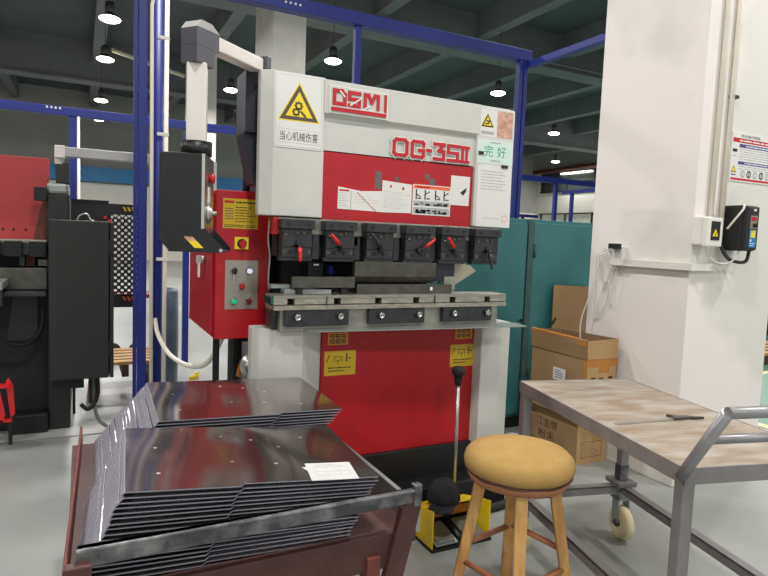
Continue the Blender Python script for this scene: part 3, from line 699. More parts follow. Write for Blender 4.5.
def stack(N, w_, d_, lf, rz, z_low, zl, zr, shift, yshift, notch, group, toplabel, lowlabel, seed):
    first = None
    for i in range(N):
        k = N-1-i                                  # depth below the top sheet
        zL = zl-(zl-z_low)*k/(N-1+.001)-0; zR = zr-(zr-z_low+.004)*k/(N-1+.001)
        rr = random.Random(seed*31+i)
        ang = math.atan2(zL-zR, w_)
        x = lf[0]-shift*k+(rr.uniform(-.0035, .0035) if k else 0); y = lf[1]+yshift*k+rr.uniform(-.004, .004)
        if first is None:
            o = panel_mesh(w_, d_, notch, seed).build('metal_sheet', None); first = o
        else:
            o = first.copy(); COL.objects.link(o)
        o.location = (x, y, zL); o.rotation_euler = (0, ang, rz)
        tag(o, toplabel if k == 0 else lowlabel, 'sheet metal panel', group)
stack(19, .655, .49, (.092, 1.474), math.radians(-3.6), .580, .785, .735, .0058, -.001, .27, 'polished steel panels in the front stack',
      'topmost polished steel panel of the front stack, under the white paper', 'one of the polished steel panels below the topmost in the front stack', 3)
stack(21, .640, .535, (.225, 2.005), math.radians(-1.5), .580, .785, .765, .0092, -.001, .40, 'polished steel panels in the rear stack',
      'topmost polished steel panel of the rear stack, below the red cabinet', 'one of the polished steel panels below the topmost in the rear stack', 5)
b = MB()
Tp = Matrix.Translation((.545, 1.448, .7535)) @ Matrix.Rotation(math.radians(-3.6), 4, 'Z') @ Matrix.Rotation(math.atan2(.05, .655), 4, 'Y')
f = Fr(b, (0, 0, 0), (1, 0, 0), (.12, 1, 0)); f.T = Tp @ f.T
f.rect(0, .135, 0, .125, 'form', .0012); f.poly([(-.012, .10), (.02, .02), (.10, .02), (.13, .12)], 'form', .0006)
for q in (.03, .06, .09): f.rect(.02, .12, q, q+.0012, 'greyink', .0015)
for q in (.02, .055, .09, .12): f.rect(q, q+.0012, .03, .09, 'greyink', .0015)
f.lines(.03, .11, .095, .115, 2, 'greyink', .0015, .3, True, 4)
tag(b.build('paper_sheet'), 'white paper form lying on the front polished steel panel', 'paper')

# ================================================================== FOOT PEDAL, CAP
fp = thing('foot_pedal', 'yellow foot pedal switch with an upright rod, before the machine', 'foot pedal', (1.56, 2.3, 0))
def sidep(x0, x1): return MB().prism([(2.19, .012), (2.42, .012), (2.42, .128), (2.30, .165), (2.19, .190)], x0, x1, 'yellow', 'x')
sidep(1.405, 1.412).build('side_guard', fp, .002); sidep(1.718, 1.725).build('side_guard', fp, .002)
MB().box(1.412, 1.718, 2.36, 2.418, .012, .125, 'black').build('rear_housing', fp, .003)
MB().prism([(2.27, .168), (2.42, .122), (2.42, .128), (2.27, .174)], 1.405, 1.725, 'yellow', 'x').build('hood', fp, .002)
MB().box(1.40, 1.73, 2.18, 2.42, 0, .014, 'rubber').build('base_plate', fp, .002)
MB().box(1.42, 1.56, 2.345, 2.36, .075, .118, 'tape').box(1.60, 1.71, 2.345, 2.36, .075, .118, 'tape').build('yellow_bar', fp, .002)
for x0, x1 in ((1.425, 1.545), (1.60, 1.705)):
    b = MB().prism([(2.185, .030), (2.185, .022), (2.34, .05), (2.34, .060)][::-1], x0, x1, 'plate', 'x')
    b.box(x0+.015, x1-.015, 2.19, 2.25, .032, .045, 'plate'); b.build('treadle', fp, .002)
MB().tube([(1.57, 2.2, .03), (1.575, 2.34, .05)], .016, 'black', 8).build('cable', fp)
MB().tube([(1.676, 2.43, .10), (1.665, 2.425, .735)], .0095, 'silver', 12).build('carrying_rod', fp)
MB().lathe([(.012, -.045), (.017, -.04), (.021, -.015), (.021, .005), (.033, .012), (.033, .04), (.026, .048)], (1.665, 2.425, .735), 'rubber', 18).build('rod_grip', fp)
MB().tube([(1.41, 2.36, .10), (1.33, 2.36, .09)], .020, 'silver', 12).tube([(1.33, 2.36, .09), (1.20, 2.37, .07), (1.0, 2.42, .012)], .012, 'rubber', 8).build('cable_gland', fp)
h = MB().tube(smooth_path([(1.73, 2.40, .03), (1.85, 2.42, .022), (2.0, 2.435, .022), (2.2, 2.52, .022), (2.3, 2.7, .022)]), .022, 'rubber', 10)
tag(h.build('rubber_hose'), 'black rubber hose on the floor right of the yellow pedal', 'hose')
kx, ky, kz = 1.528, 2.30, .174
cp = thing('fabric_cap', 'black fabric cap resting on top of the yellow foot pedal', 'cap', (kx, ky, kz))
b = MB()
prof = [(.072, 0), (.078, .014), (.076, .040), (.066, .072), (.045, .096), (.019, .107), (0, .108)]
b.lathe(prof, (kx, ky, kz), 'capfabric', 28); b.build('crown', cp)
b = MB()
br = [(kx+.075*math.cos(a), ky+.075*math.sin(a)) for a in [math.radians(195+i*10) for i in range(10)]]
tip = [(kx+(.075+.045*math.sin(PI*(i+.5)/10))*math.cos(a)-.025, ky+(.075+.045*math.sin(PI*(i+.5)/10))*math.sin(a)-.015) for i, a in enumerate([math.radians(195+i*10) for i in range(10)])]
b.prism(br+tip[::-1], kz-.0, kz+.008, 'capfabric'); b.build('brim', cp)
b = MB()
for i in range(8):
    a = i*PI/4; b.tube([(kx+r*1.01*math.cos(a), ky+r*1.01*math.sin(a), kz+z) for r, z in prof[1:]], .0022, 'rubber', 6)
b.lathe([(.009, .107), (.006, .112), (0, .113)], (kx, ky, kz), 'rubber', 12); b.build('seam', cp)

# ================================================================== STOOL
sx, sy, SZ = 1.402, 1.637, .025
st = thing('wooden_stool', 'round wooden stool with an ochre padded seat', 'stool', (sx, sy, 0))
b = MB().lathe([(.150, .560), (.178, .565), (.192, .580), (.196, .600), (.190, .622), (.172, .640), (.13, .652), (.07, .658), (0, .660)], (sx, sy, SZ), 'ochre', 48); b.build('seat', st)
MB().lathe([(.160, .532), (.172, .536), (.182, .552), (.182, .566), (.16, .570)], (sx, sy, SZ), 'rung', 40).build('seat_base', st)
MB().tube([(sx+.187*math.cos(a), sy+.187*math.sin(a), .595+.003*math.sin(9*a)) for a in [2*PI*i/48 for i in range(49)]], .0035, 'rustdark', 6).build('seat_welt', st)
va = math.atan2(-sy, -sx)       # towards the viewer
legs = []
for k in range(4):
    a = va+math.radians(7)+k*PI/2
    top = Vector((sx+.125*math.cos(a), sy+.125*math.sin(a), .57)); bot = Vector((sx+.225*math.cos(a), sy+.225*math.sin(a), 0))
    legs.append((top, bot))
    ax_ = Vector((-math.sin(a), math.cos(a), 0)); ra = Vector((math.cos(a), math.sin(a), 0))
    vs = []
    for p, s_ in ((top, .020), (bot, .0175)):
        for u, v in ((-1, -1), (1, -1), (1, 1), (-1, 1)): vs.append(p+ax_*u*s_*1.05+ra*v*s_)
    b = MB(); b.add(vs, [(3, 2, 1, 0), (4, 5, 6, 7), (0, 4, 7, 3), (0, 1, 5, 4), (1, 2, 6, 5), (2, 3, 7, 6)], 'wood'); b.f = [f_[::-1] for f_ in b.f]; b.build('leg', st, .004)
for k in range(4):
    for h_ in ((.24,), (.31,), (.30,), (.235,))[k]:
        (t1, b1), (t2, b2) = legs[k], legs[(k+1) % 4]
        q1 = b1.lerp(t1, h_/.57); q2 = b2.lerp(t2, h_/.57)
        MB().tube([q1, q1.lerp(q2, .5), q2], .011, 'rung', 10).build('rung', st)

# ================================================================== CART
ca = math.radians(-13.5)
ct = thing('work_cart', 'grey steel work cart with a rusty flat top and pipe handle', 'cart', (1.558, 1.10, 0), ca)
# local axes: x across (.572), y along (1.065)
CW, CLn, CT = .572, 1.065, .77
def loc(b, name, bev=0, par=ct): 
    o = b.build(name, par, bev, local=True); return o
loc(MB().box(.004, CW-.004, .004, CLn-.004, CT-.006, CT, 'carttop'), 'deck')
for nm, bx in (('side_rail', (0, .006, 0, CLn)), ('side_rail', (CW-.006, CW, 0, CLn)), ('end_rail', (0, CW, 0, .006)), ('end_rail', (0, CW, CLn-.006, CLn))):
    loc(MB().box(*bx, CT-.05, CT+.0015, 'cartgrey'), nm, .0015)
LEG = ((.022, .022), (CW-.022, .022), (.022, CLn-.03), (CW-.022, CLn-.03))
for i, (x, y) in enumerate(LEG):
    loc(MB().box(x-.02, x+.02, y-.02, y+.02, .285, CT-.006, 'cartgrey').box(x-.023, x+.023, y-.023, y+.023, .29, .36, 'worn'), 'leg', .003)
b = MB()
def ang_bar(x0, x1, y0, y1): loc(MB().box(x0, x1, y0, y1, .255, .262, 'cartgrey').box(x0, x0+.005, y0, y1, .225, .262, 'cartgrey') if (y1-y0) > (x1-x0) else MB().box(x0, x1, y0, y1, .255, .262, 'cartgrey').box(x0, x1, y0, y0+.005, .225, .262, 'cartgrey'), 'lower_rail')
ang_bar(.0, .042, .0, CLn); ang_bar(CW-.042, CW, .0, CLn); ang_bar(.042, CW-.042, 0, .042); ang_bar(.042, CW-.042, CLn-.055, CLn-.013)
for i, (x, y) in enumerate(LEG):
    dx = .03 if x < .2 else -.01
    cs = MB().box(x-.05, x+.05, y-.055, y+.055, .262, .285, 'cartgrey'); loc(cs, 'mounting_plate', .003)
    fk = MB().lathe([(.03, .19), (.03, .255)], (x, y, 0), 'plate', 16).box(x-.032+dx*0, x-.026, y-.035, y+.012, .065, .2, 'plate').box(x+.026, x+.032, y-.035, y+.012, .065, .2, 'plate').box(x-.032, x+.032, y-.035, y+.03, .19, .2, 'plate')
    fo = loc(fk, 'castor', .001)
    wl = MB().lathe([(.03, -.02), (.068, -.022), (.078, -.016), (.080, 0), (.078, .016), (.068, .022), (.03, .02)], (x, y-.025, .08), 'castor', 28, Matrix.Rotation(PI/2, 4, 'Y'))
    wl.lathe([(.018, -.034), (.018, .034)], (x, y-.025, .08), 'die', 12, Matrix.Rotation(PI/2, 4, 'Y'))
    W[fo.name] = wm(ct); loc(wl, 'wheel', 0, fo)
hb = MB()
for x in (.0, CW): hb.tube([(x, .015, CT-.03), (x, -.02, CT+.025), (x, -.135, CT+.205)], .0165, 'pipe', 14)
hb.tube([(-.0, -.135, CT+.205), (CW, -.135, CT+.205)], .0165, 'pipe', 14); hb.tube([(0, -.075, CT+.112), (CW, -.075, CT+.112)], .0135, 'pipe', 14)
loc(hb, 'handle')
# marking gauge on the deck
b = MB(); z = CT+.0005
Tg = Matrix.Translation((1.705, 1.485, z)) @ Matrix.Rotation(math.atan2(-.045, .355), 4, 'Z')
cg = thing('vernier_caliper', 'long steel caliper lying on the rusty cart top', 'caliper', (1.705, 1.485, z), math.atan2(-.045, .355))
MB().box(0, .34, -.008, .008, 0, .006, 'silver').build('beam', cg, .001, local=True)
MB().prism([(.26, -.012), (.33, -.012), (.345, -.018), (.39, -.022), (.345, .0), (.33, .014), (.30, .014), (.275, .04), (.268, .04), (.272, .014), (.26, .012)], .0, .010, 'die').build('jaw', cg, .001, local=True)

# ================================================================== TEAL CABINET, BOXES
tc_ = thing('steel_cupboard', 'worn teal steel cupboard behind the press brake', 'cabinet', (3.0, 3.7, 0))
MB().box(2.2, 3.7, 3.52, 3.95, .09, 1.585, 'teal').build('body', tc_, .004)
MB().box(2.22, 3.68, 3.54, 3.93, 0, .09, 'matblack').build('plinth', tc_)
MB().box(2.215, 2.955, 3.50, 3.52, .12, 1.55, 'teal').build('door', tc_, .004)
d2 = MB().box(3.02, 3.685, 3.50, 3.52, .12, 1.56, 'teal').build('door', tc_, .004)
MB().box(2.962, 3.012, 3.492, 3.52, .10, 1.585, 'tealdark').build('door_post', tc_, .003)
MB().box(2.93, 2.95, 3.485, 3.50, .82, .84, 'matblack').box(2.90, 2.95, 3.495, 3.50, .826, .832, 'rustdark').build('latch', tc_)
for (z,) in ((.4,), (1.3,)): MB().tube([(3.025, 3.49, z), (3.025, 3.49, z+.1)], .010, 'tealdark', 8).build('hinge', tc_)

def cb_text(f): pass
bx = thing('cardboard_box', 'closed cardboard box on the floor with large Chinese characters', 'box', (2.95, 3.0, 0))
MB().box(2.828, 3.088, 2.757, 3.25, 0, .298, 'card').build('body', bx, .004)
b = MB(); f = Fr(b, (2.828, 3.25, 0), (0, -1, 0), (0, 0, 1))
f.text('江金牌', .11, .31, .165, .225, 'brownink', .001); f.text('粉末', .13, .29, .085, .145, 'brownink', .001)
f.lines(.04, .12, .235, .265, 3, 'brownink', .001, .5, True, 9); f.lines(.03, .30, .045, .07, 2, 'brownink', .001, .4, True, 10)
b.build('printed_characters', bx); b = MB(); f = Fr(b, (2.828, 2.757, 0), (1, 0, 0), (0, 0, 1)); f.rect(0, .26, 0, .298, 'cardlight', .0006)
f.stroke([(.04, .04), (.215, .04), (.215, .14), (.04, .14), (.04, .04)], .003, 'brownink', .001); f.lines(.055, .20, .05, .13, 5, 'brownink', .001, .15, True, 3)
f.lines(.05, .13, .225, .255, 1, 'brownink', .001, .8, True, 12); f.poly([(.11, .20), (.17, .21), (.16, .235), (.12, .225)], 'brownink', .001)
f.rect(.06, .14, .0, .298, 'cardlight', .0008)
b.build('end_face', bx)
bo = thing('cardboard_box', 'open cardboard box with raised taped flaps on top of the closed box', 'box', (2.93, 2.97, .3))
x0, x1, y0, y1, z0, z1 = 2.80, 3.058, 2.69, 3.20, .2985, .70
b = MB().box(x0, x1, y0, y1, z0, z0+.006, 'cardin').box(x0, x0+.006, y0, y1, z0, z1, 'card').box(x1-.006, x1, y0, y1, z0, z1, 'card').box(x0, x1, y0, y0+.006, z0, z1, 'cardlight').box(x0, x1, y1-.006, y1, z0, z1, 'card')
b.build('body', bo, .002)
def flap(pts, th, m, name='flap'):
    p = [Vector(q) for q in pts]; n = (p[1]-p[0]).cross(p[3]-p[0]).normalized()*th
    b = MB(); b.add(p+[q+n for q in p], [(3, 2, 1, 0), (4, 5, 6, 7), (0, 1, 5, 4), (1, 2, 6, 5), (2, 3, 7, 6), (3, 0, 4, 7)], m); return b.build(name, bo)
flap([(x0, y1, z1), (x0, y0, z1), (x0-.02, y0-.005, z1+.118), (x0-.012, y1, z1+.125)], .005, 'card')
flap([(x1-.005, y0, z1), (x1-.005, y1, z1), (x1-.006, y1, z1+.11), (x1-.01, y0, z1+.122)], .005, 'cardin')
flap([(x0, y0, z1), (x1, y0, z1), (x1-.012, y0-.008, z1+.122), (x0-.018, y0-.006, z1+.118)], .005, 'cardlight')
flap([(x1, y1-.005, z1), (x0, y1-.005, z1), (x0-.01, y1+.012, z1+.12), (x1-.006, y1+.012, z1+.11)], .005, 'cardin')
b = MB(); f = Fr(b, (x0, y1, z0), (0, -1, 0), (0, 0, 1))
f.rect(.22, .33, .22, .30, 'paper', .0012); f.lines(.235, .315, .23, .29, 4, 'signblue', .0016, .4, True, 4)
b.build('shipping_label', bo); b = MB(); f = Fr(b, (x0, y1, z0), (0, -1, 0), (0, 0, 1)); f.rect(.485, .51, .28, .402, 'tape', .0014); b.build('tape', bo); b = MB()
f2 = Fr(b, (x0, y0, z0), (1, 0, 0), (0, 0, 1)); f2.rect(0, .258, .352, .402, 'tape', .0012); f2.rect(.10, .19, .31, .36, 'tape', .0014); b.build('tape', bo)
for q, qy, qn in ((.04, .12, 4), (.19, .12, 4), (.11, .24, 1)):
    b = MB(); f2 = Fr(b, (x0, y0, z0), (1, 0, 0), (0, 0, 1)); f2.lines(q, q+.05, qy, .30, qn, 'brownink', .001, .35, True, 7); f2.rect(q, q+.05, qy, qy+.002, 'brownink', .001); b.build('printed_symbols', bo)
b = MB(); p = [Vector(q) for q in ((x0-.0215, y0-.006, z1+.085), (x0-.0255, y0-.008, z1+.122), (x0-.0175, y1, z1+.128), (x0-.0140, y1, z1+.095))]
b.add(p+[q+Vector((.0215, 0, .002)) for q in p], [(0, 1, 2, 3), (7, 6, 5, 4), (1, 5, 6, 2)], 'tape'); b.build('tape', bo)
cs = MB(); f = Fr(cs, (3.12, 3.36, 0), (1, .0, 0), (.04, .1, 1)); f.poly([(.0, 0), (.43, 0), (.41, 1.09), (.045, 1.105)], 'card', .006)
f.poly([(.005, .80), (.07, .865), (.075, .845), (.045, .80)], 'ink', .0068); f.stroke([(.26, .74), (.36, .745)], .004, 'brownink', .0068); f.stroke([(.26, .74), (.26, .70)], .004, 'brownink', .0068)
tag(cs.build('cardboard_sheet'), 'flat cardboard sheet leaning on the teal cupboard behind the boxes', 'cardboard')
b = MB()
for i in range(5): b.tube([(2.78+.008*i, 3.38-.02*i, .012), (2.80+.01*i, 3.36-.02*i, .022+.004*i), (2.83, 3.36-.02*i, .012)], .010, 'paper', 6)
tag(b.build('crumpled_wrap'), 'crumpled white wrap on the floor beside the lower box', 'wrapping')

# ================================================================== COLUMN FITTINGS
t = thing('socket_trunking', 'white cable trunking along the column ending in a socket box', 'trunking', (3.08, 2.7, 1.3))
MB().box(3.065, 3.097, 2.245, 2.70, 1.285, 1.330, 'white').prism([(3.05, 2.215), (3.30, 2.235), (3.26, 2.259), (3.07, 2.259)], 1.285, 1.327, 'white').build('duct', t, .003)
MB().box(3.045, 3.097, 2.70, 2.80, 1.285, 1.405, 'white').build('socket_box', t, .005)
ad_ = MB().box(3.00, 3.045, 2.705, 2.775, 1.392, 1.425, 'matblack').build('power_adapter', t, .004)
b = MB()
for y in (2.80, 2.835): b.box(3.03, 3.07, y, y+.02, 1.37, 1.395, 'white')
b.build('plug', t, .003)
b = MB()
for k, (y, lo_) in enumerate(((2.83, .93), (2.81, 1.12), (2.79, 1.02))):
    b.tube(smooth_path([(3.04, y, 1.38), (3.02, y+.05, 1.33), (3.055, y+.07-.03*k, (1.33+lo_)/2), (3.08, y+.10-.05*k, lo_), (3.085, y+.02, lo_+.08), (3.085, y-.03, 1.27)]), .004, 'white', 6)
b.tube(smooth_path([(3.04, 2.84, 1.37), (3.05, 2.92, 1.15), (3.03, 2.99, .9), (3.0, 2.95, .72)]), .004, 'white', 6)
b.build('cable', t)
for i, x in enumerate((3.245, 3.345)):
    b = MB().tube([(x-.03, 2.243, 1.43 if i else 1.50), (x-.005, 2.243, 4.5)], .0155 if i == 0 else .014, 'cream', 10)
    if i == 1: b.box(x-.03, x+.022, 2.23, 2.259, 2.275, 2.292, 'char')
    tag(b.build('conduit_pipe'), ('cream conduit rising from the white breaker box on the column', 'cream conduit beside the black controller, nearest the column sign')[i], 'pipe')
t = thing('breaker_box', 'white breaker box with yellow warning triangle on the column', 'breaker box', (3.2, 2.2, 1.47))
MB().box(3.088, 3.20, 2.200, 2.259, 1.432, 1.594, 'white').build('body', t, .008)
MB().box(3.094, 3.232, 2.170, 2.202, 1.425, 1.588, 'white').build('cover', t, .008)
b = MB(); f = Fr(b, (3.128, 2.170, 1.462)); f.rect(0, .075, 0, .105, 'matblack', .003); f.warn(.036, .036, .026, 'signyellow', 'signyellow', .0034); f.rect(.034, .038, .026, .045, 'ink', .006); f.lines(.01, .06, .125, .14, 1, 'greyink', .001, .6, False)
b.build('switch_window', t)
t = thing('speed_controller', 'black motor controller with red digit display on the column', 'controller', (3.48, 2.15, 1.53))
MB().box(3.345, 3.485, 2.135, 2.259, 1.408, 1.668, 'char').build('body', t, .012)
MB().prism([(3.345, 2.138), (3.352, 2.11), (3.455, 2.11), (3.485, 2.138)], 1.415, 1.662, 'char').build('cover', t, .008)
b = MB(); f = Fr(b, (3.372, 2.11, 1.42))
f.rect(.005, .065, .115, .19, 'aluminium', .002); f.rect(.012, .058, .160, .182, 'signred', .003); f.rect(.005, .065, .062, .110, 'ltblue', .002); f.rect(.015, .055, .066, .106, 'signyellow', .003); f.rect(.005, .065, .010, .062, 'ltblue', .0025); f.rect(.012, .025, .042, .056, 'paper', .003); f.lines(.012, .06, .014, .038, 2, 'paper', .003, .3, True, 2); f.rect(.03, .052, .215, .228, 'paper', .002)
b.lathe([(.012, 0), (.012, .014), (.009, .016)], (3.414, 2.108, 1.555), 'matblack', 16, Matrix.Rotation(PI/2, 4, 'X'))
b.build('control_face', t)
b = MB().tube(smooth_path([(3.31, 2.24, 1.45), (3.33, 2.2, 1.37), (3.37, 2.17, 1.345), (3.43, 2.15, 1.35), (3.455, 2.15, 1.415)]), .010, 'char', 8); b.build('cable', t)
b = MB().tube(smooth_path([(3.16, 2.22, 1.44), (3.17, 2.21, 1.38), (3.24, 2.19, 1.335), (3.33, 2.17, 1.345), (3.385, 2.16, 1.415)]), .0045, 'white', 6); b.build('cable', t)
b = MB().tube([(3.26, 2.165, 1.53), (3.338, 2.13, 1.645), (3.342, 2.13, 1.67)], .006, 'cream', 6); b.build('cable_strap', t)
b = MB(); f = Fr(b, (3.372, 2.259, 1.815), (1, 0, 0), (0, 0, 1))
f.rect(0, .46, 0, .285, 'white', .004); f.rect(.004, .456, .004, .281, 'paper', .0045)
f.rect(.010, .45, .225, .250, 'signred', .005); f.text('安全操作规程', .08, .26, .256, .274, 'ink', .005); f.lines(.07, .44, .231, .243, 1, 'paper', .0055, .7, False)
f.rect(.07, .45, .198, .218, 'signblue', .005); f.lines(.13, .36, .202, .213, 1, 'paper', .0055, .6, False); f.lines(.075, .44, .125, .195, 5, 'greyink', .005, .3, True, 5)
f.rect(.07, .45, .100, .118, 'signblue', .005); f.lines(.13, .36, .104, .114, 1, 'paper', .0055, .6, False); f.lines(.075, .44, .068, .096, 2, 'greyink', .005, .3, True, 6)
f.lines(.012, .055, .16, .195, 1, 'ink', .005, .5, False); f.lines(.018, .05, .14, .152, 1, 'greyink', .005, .4, False)
f.warn(.034, .065, .026, 'ink', 'signyellow', .005); f.lines(.012, .056, .032, .044, 1, 'ink', .005, .5, False)
for x, m in ((.12, 'greyink'), (.18, 'ink'), (.24, 'greyink'), (.30, 'ink'), (.36, 'greyink')): f.disc(x, .047, .022, m, .005); f.disc(x, .047, .014, 'paper', .0055); f.rect(x-.004, x+.004, .035, .06, m, .006)
f.rect(.010, .45, .008, .020, 'signred', .005)
tag(b.build('safety_sign'), 'white safety sign with red and blue bands on the column', 'sign')

# ================================================================== LEFT BACKGROUND MACHINE
lm = thing('press_brake', 'older black and faded red press brake at the left edge', 'machine', (-.8, 4.9, 0))
MB().box(-2.4, -.19, 4.75, 4.80, 1.30, 1.855, 'oldred').build('ram_panel', lm, .003)
MB().prism([(-.29, 1.30), (-.19, 1.30), (-.19, 1.75)], 4.748, 4.75, 'rustred', 'y').build('panel_gusset', lm)
b = MB()
for x in (-.46, -.40, -.33): b.lathe([(.008, 0), (.008, .004)], (x, 4.75, 1.365), 'matblack', 10, Matrix.Rotation(PI/2, 4, 'X'))
b.build('bolt', lm)
MB().box(-.20, -.065, 4.6, 5.6, .0, 1.61, 'char').build('side_column', lm, .01)
MB().box(-.20, -.065, 4.59, 5.0, 1.61, 1.685, 'plate').build('column_cap', lm, .02)
MB().box(-.145, -.065, 4.6, 4.75, 1.685, 1.82, 'char').build('arm_mount', lm, .003)
MB().tube([(-.125, 4.62, 1.81), (-.125, 4.62, 1.90)], .028, 'tubewhite', 12).box(-.15, -.09, 4.56, 4.66, 1.85, 1.93, 'tubewhite').build('arm_post', lm, .003)
MB().box(-.10, .75, 4.57, 4.65, 1.862, 1.925, 'elbowtop').build('arm_tube', lm, .005)
MB().box(-.27, -.20, 4.55, 4.62, 1.56, 1.65, 'matblack').build('lever_block', lm, .004)
MB().box(-2.4, -.2, 4.62, 4.78, 1.20, 1.28, 'clamp').box(-2.4, -.2, 4.65, 4.75, 1.28, 1.30, 'rail').build('tool_holder', lm, .003)
for x in (-.56, -.44, -.30): MB().box(x, x+.10, 4.56, 4.62, 1.19, 1.29, 'matblack').build('tool_clamp', lm, .003)
MB().box(-2.4, -.2, 4.80, 4.84, 1.0, 1.3, 'matblack').build('back_panel', lm)
for q in ((-.37, -.34, 4.76, 4.80, 1.12, 1.19, 'trunk'), (-.33, -.28, 4.76, 4.80, 1.12, 1.19, 'rustred'), (-.255, -.20, 4.70, 4.72, 1.125, 1.165, 'elbowtop')): MB().box(*q).build('label_block', lm)
MB().box(-2.4, -.2, 4.60, 4.85, .97, 1.115, 'die').build('bed', lm, .004)
MB().box(-2.4, -.42, 4.25, 4.60, 1.0, 1.045, 'plate').box(-2.4, -.42, 4.25, 4.28, .9, 1.0, 'char').build('front_table', lm, .004)
MB().box(-.60, -.2, 4.45, 4.62, .94, .965, 'clamp').build('shelf', lm, .003)
MB().box(-2.4, -.2, 4.68, 5.5, 0, .97, 'matblack').build('base', lm, .004)
MB().prism([(-.44, .62), (-.26, .62), (-.26, .92), (-.40, .92)], 4.66, 4.68, 'char', 'y').build('base_cover', lm)
MB().box(-.42, -.20, 4.55, 4.68, .0, .14, 'matblack').box(-.41, -.21, 4.545, 4.55, .12, .13, 'clamp').build('foot_step', lm, .003)
h = MB().tube(smooth_path([(-.52, 4.5, .70), (-.42, 4.52, .63), (-.32, 4.54, .615), (-.24, 4.56, .70), (-.22, 4.6, .86)]), .014, 'rubber', 8); h.build('hose', lm)
cb2 = thing('control_cabinet', 'charcoal electrical cabinet before the older machine at left', 'cabinet', (-.01, 4.4, .4))
MB().box(-.178, .168, 4.30, 4.59, .41, 1.44, 'char').build('body', cb2, .006)
MB().box(.172, .196, 4.30, 4.595, .41, 1.435, 'char').build('door', cb2, .004)
b = MB()
for z in (.55, 1.22): b.box(.165, .19, 4.29, 4.31, z, z+.10, 'matblack')
b.build('hinge', cb2, .002)
MB().tube(smooth_path([(-.02, 4.45, 1.44), (.0, 4.45, 1.475), (.04, 4.45, 1.485), (.06, 4.45, 1.45), (.08, 4.45, 1.44)]), .006, 'silver', 6).build('lifting_wire', cb2)
MB().box(-.17, .02, 4.4, 4.59, .33, .41, 'matblack').build('cable_box', cb2)
b = MB().tube(smooth_path([(.10, 4.45, .41), (.10, 4.45, .25), (.05, 4.44, .17), (.0, 4.46, .20)]), .014, 'rubber', 8)
b.build('cable', cb2)
b = MB().tube(smooth_path([(.08, 4.5, .42), (.09, 4.45, .15), (.16, 4.40, .05), (.30, 4.36, .012)]), .012, 'trunk', 8); b.build('cable', cb2)
# perforated guard
pg = thing('perforated_guard', 'black perforated guard panel behind the blue posts', 'guard panel', (.2, 4.95, 0))
b = MB(); y = 4.95
b.box(-.06, .19, y, y+.006, 1.30, 1.60, 'matblack').box(.19, .45, y, y+.006, 1.50, 1.58, 'matblack').box(.19, .45, y, y+.006, .80, .90, 'matblack').box(.19, .205, y, y+.006, .9, 1.5, 'matblack').box(.43, .45, y, y+.006, .9, 1.5, 'matblack')
p_ = .048; N = 8
for j in range(25):
    for i in range(6):
        cx, cz, r = .212+i*p_+(j % 2)*p_/2, .905+j*p_/2, p_*.235
        if cx > .44: continue
        inn = [(cx+r*math.cos(k*PI/4), cz+r*math.sin(k*PI/4)) for k in range(N)]
        out = []
        for k in range(N):
            c_, s_ = math.cos(k*PI/4), math.sin(k*PI/4); q = p_/2/(abs(c_)+abs(s_)); out.append((cx+q*c_, cz+q*s_))
        b.add([(q[0], y, q[1]) for q in inn]+[(q[0], y, q[1]) for q in out], [(k, (k+1) % N, N+(k+1) % N, N+k) for k in range(N)], 'matblack')
b.build('panel', pg)
b = MB(); f = Fr(b, (.30, y, 1.51))
for i in range(3): f.poly([(i*.03, .02), (i*.03+.015, .02), (i*.03+.0, .05), (i*.03-.015, .05)], 'amber', .001)
b.build('hazard_stripe', pg); b = MB(); f = Fr(b, (.30, y, .83))
for i in range(3): f.poly([(i*.03, .02), (i*.03+.015, .02), (i*.03+.0, .05), (i*.03-.015, .05)], 'orange', .001)
b.build('hazard_stripe', pg)
for x in (-.055, .43): MB().box(x, x+.02, y+.006, y+.03, 0, 1.5, 'matblack').build('post', pg)
b = MB().lathe([(.011, 0), (.011, .02)], (.165, y, 1.475), 'redknob', 12, Matrix.Rotation(PI/2, 4, 'X')).lathe([(.011, 0), (.011, .02)], (.195, y, 1.45), 'redknob', 12, Matrix.Rotation(PI/2, 4, 'X')); b.build('indicator', pg)
b = MB().tube(smooth_path([(.26, y-.01, 1.55), (.26, y-.05, 1.64), (.30, y-.05, 1.70)]), .008, 'silver', 6)
# far small things
t = thing('tool_trolley', 'rusty wheeled trolley seen low behind the blue posts', 'trolley', (.45, 7.0, 0))
MB().box(.15, .75, 6.9, 7.3, .66, .70, 'rustred').build('deck', t); 
for x in (.16, .52, .72): MB().box(x, x+.03, 6.92, 6.95, .1, .66, 'rustred').build('leg', t)
for x in (.3, .55): MB().lathe([(.02, -.02), (.09, -.02), (.09, .02), (.02, .02)], (x, 6.92, .09), 'char', 18, Matrix.Rotation(PI/2, 4, 'X')).build('wheel', t)
pl = thing('wooden_pallet', 'wooden slatted pallet on the floor right of the charcoal cabinet', 'pallet', (.28, 5.5, 0))
for i in range(5): MB().box(.02, .56, 5.2+.13*i, 5.29+.13*i, .30, .325, 'pallet').build('slat', pl)
for x in (.06, .30, .50): MB().box(x, x+.05, 5.2, 5.81, .2, .30, 'rustdark').build('runner', pl)
for x in (.06, .50):
    for yy in (5.22, 5.74): MB().box(x, x+.05, yy, yy+.05, 0, .2, 'rustdark').build('foot', pl)
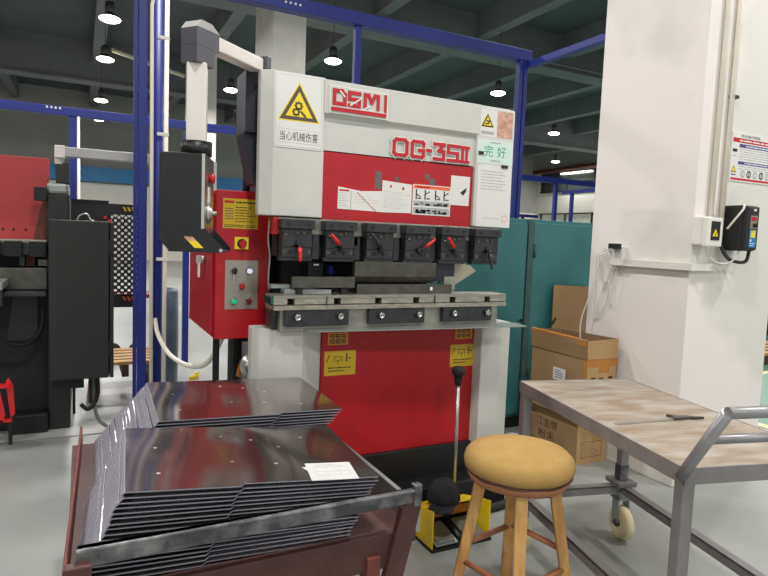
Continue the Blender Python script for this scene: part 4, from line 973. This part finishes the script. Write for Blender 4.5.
b = MB().lathe([(.085, 0), (.095, .03), (.092, .3), (.096, .6), (.090, .95), (.085, .97), (.06, .975), (.055, .94), (.0, .93)], (.555, 4.62, 0), 'wrap', 24)
tag(b.build('film_roll'), 'slate blue film wrapped roll standing behind the round blue pole', 'roll')
b = MB().box(.53, .60, 5.0, 5.06, 0, 1.45, 'matblack'); tag(b.build('dark_post'), 'slim black post behind the film wrapped roll', 'post')
rb = thing('safety_bracket', 'red open sided metal bracket on the floor at the left edge', 'bracket', (-.43, 4.42, 0))
b = MB().prism([(-.50, .16), (-.44, .15), (-.425, .20), (-.46, .40), (-.50, .41)], 4.36, 4.37, 'leverred', 'y').prism([(-.40, .17), (-.375, .19), (-.385, .38), (-.41, .43), (-.425, .40)], 4.40, 4.41, 'leverred', 'y').box(-.46, -.40, 4.36, 4.41, .37, .39, 'leverred').box(-.48, -.39, 4.36, 4.41, .15, .165, 'leverred')
b.build('frame', rb); MB().box(-.48, -.46, 4.37, 4.40, 0, .155, 'matblack').box(-.41, -.39, 4.37, 4.40, 0, .155, 'matblack').build('foot', rb)
t = thing('rubbish_scrap', 'small crumpled yellow scrap on the floor below the hose', 'scrap', (.95, 5.8, 0))
b = MB().prism([(.91, 5.76), (1.0, 5.78), (.98, 5.86), (.93, 5.84)], 0, .03, 'amber').prism([(.97, 5.8), (1.01, 5.82), (.98, 5.85)], .02, .06, 'signyellow'); b.build('scrap', t)
# right background: pallet stack on green floor
t = thing('wooden_pallet', 'wooden pallet with dark goods beyond the column at the right edge', 'pallet', (8.0, 4.7, 0))
for i in range(4): MB().box(7.4, 8.6, 4.45+.16*i, 4.55+.16*i, .12, .15, 'pallet').build('slat', t)
MB().box(7.4, 8.6, 4.45, 5.03, 0, .12, 'rustdark').build('runner', t)
t = thing('goods_stack', 'dark crated goods beyond the column at the right edge', 'goods', (11, 6.4, 0))
MB().box(10.4, 12.0, 6.1, 6.8, .0, .35, 'char').build('crate', t, .01); MB().box(10.5, 11.9, 6.15, 6.75, .35, .75, 'matblack').build('crate', t, .01)
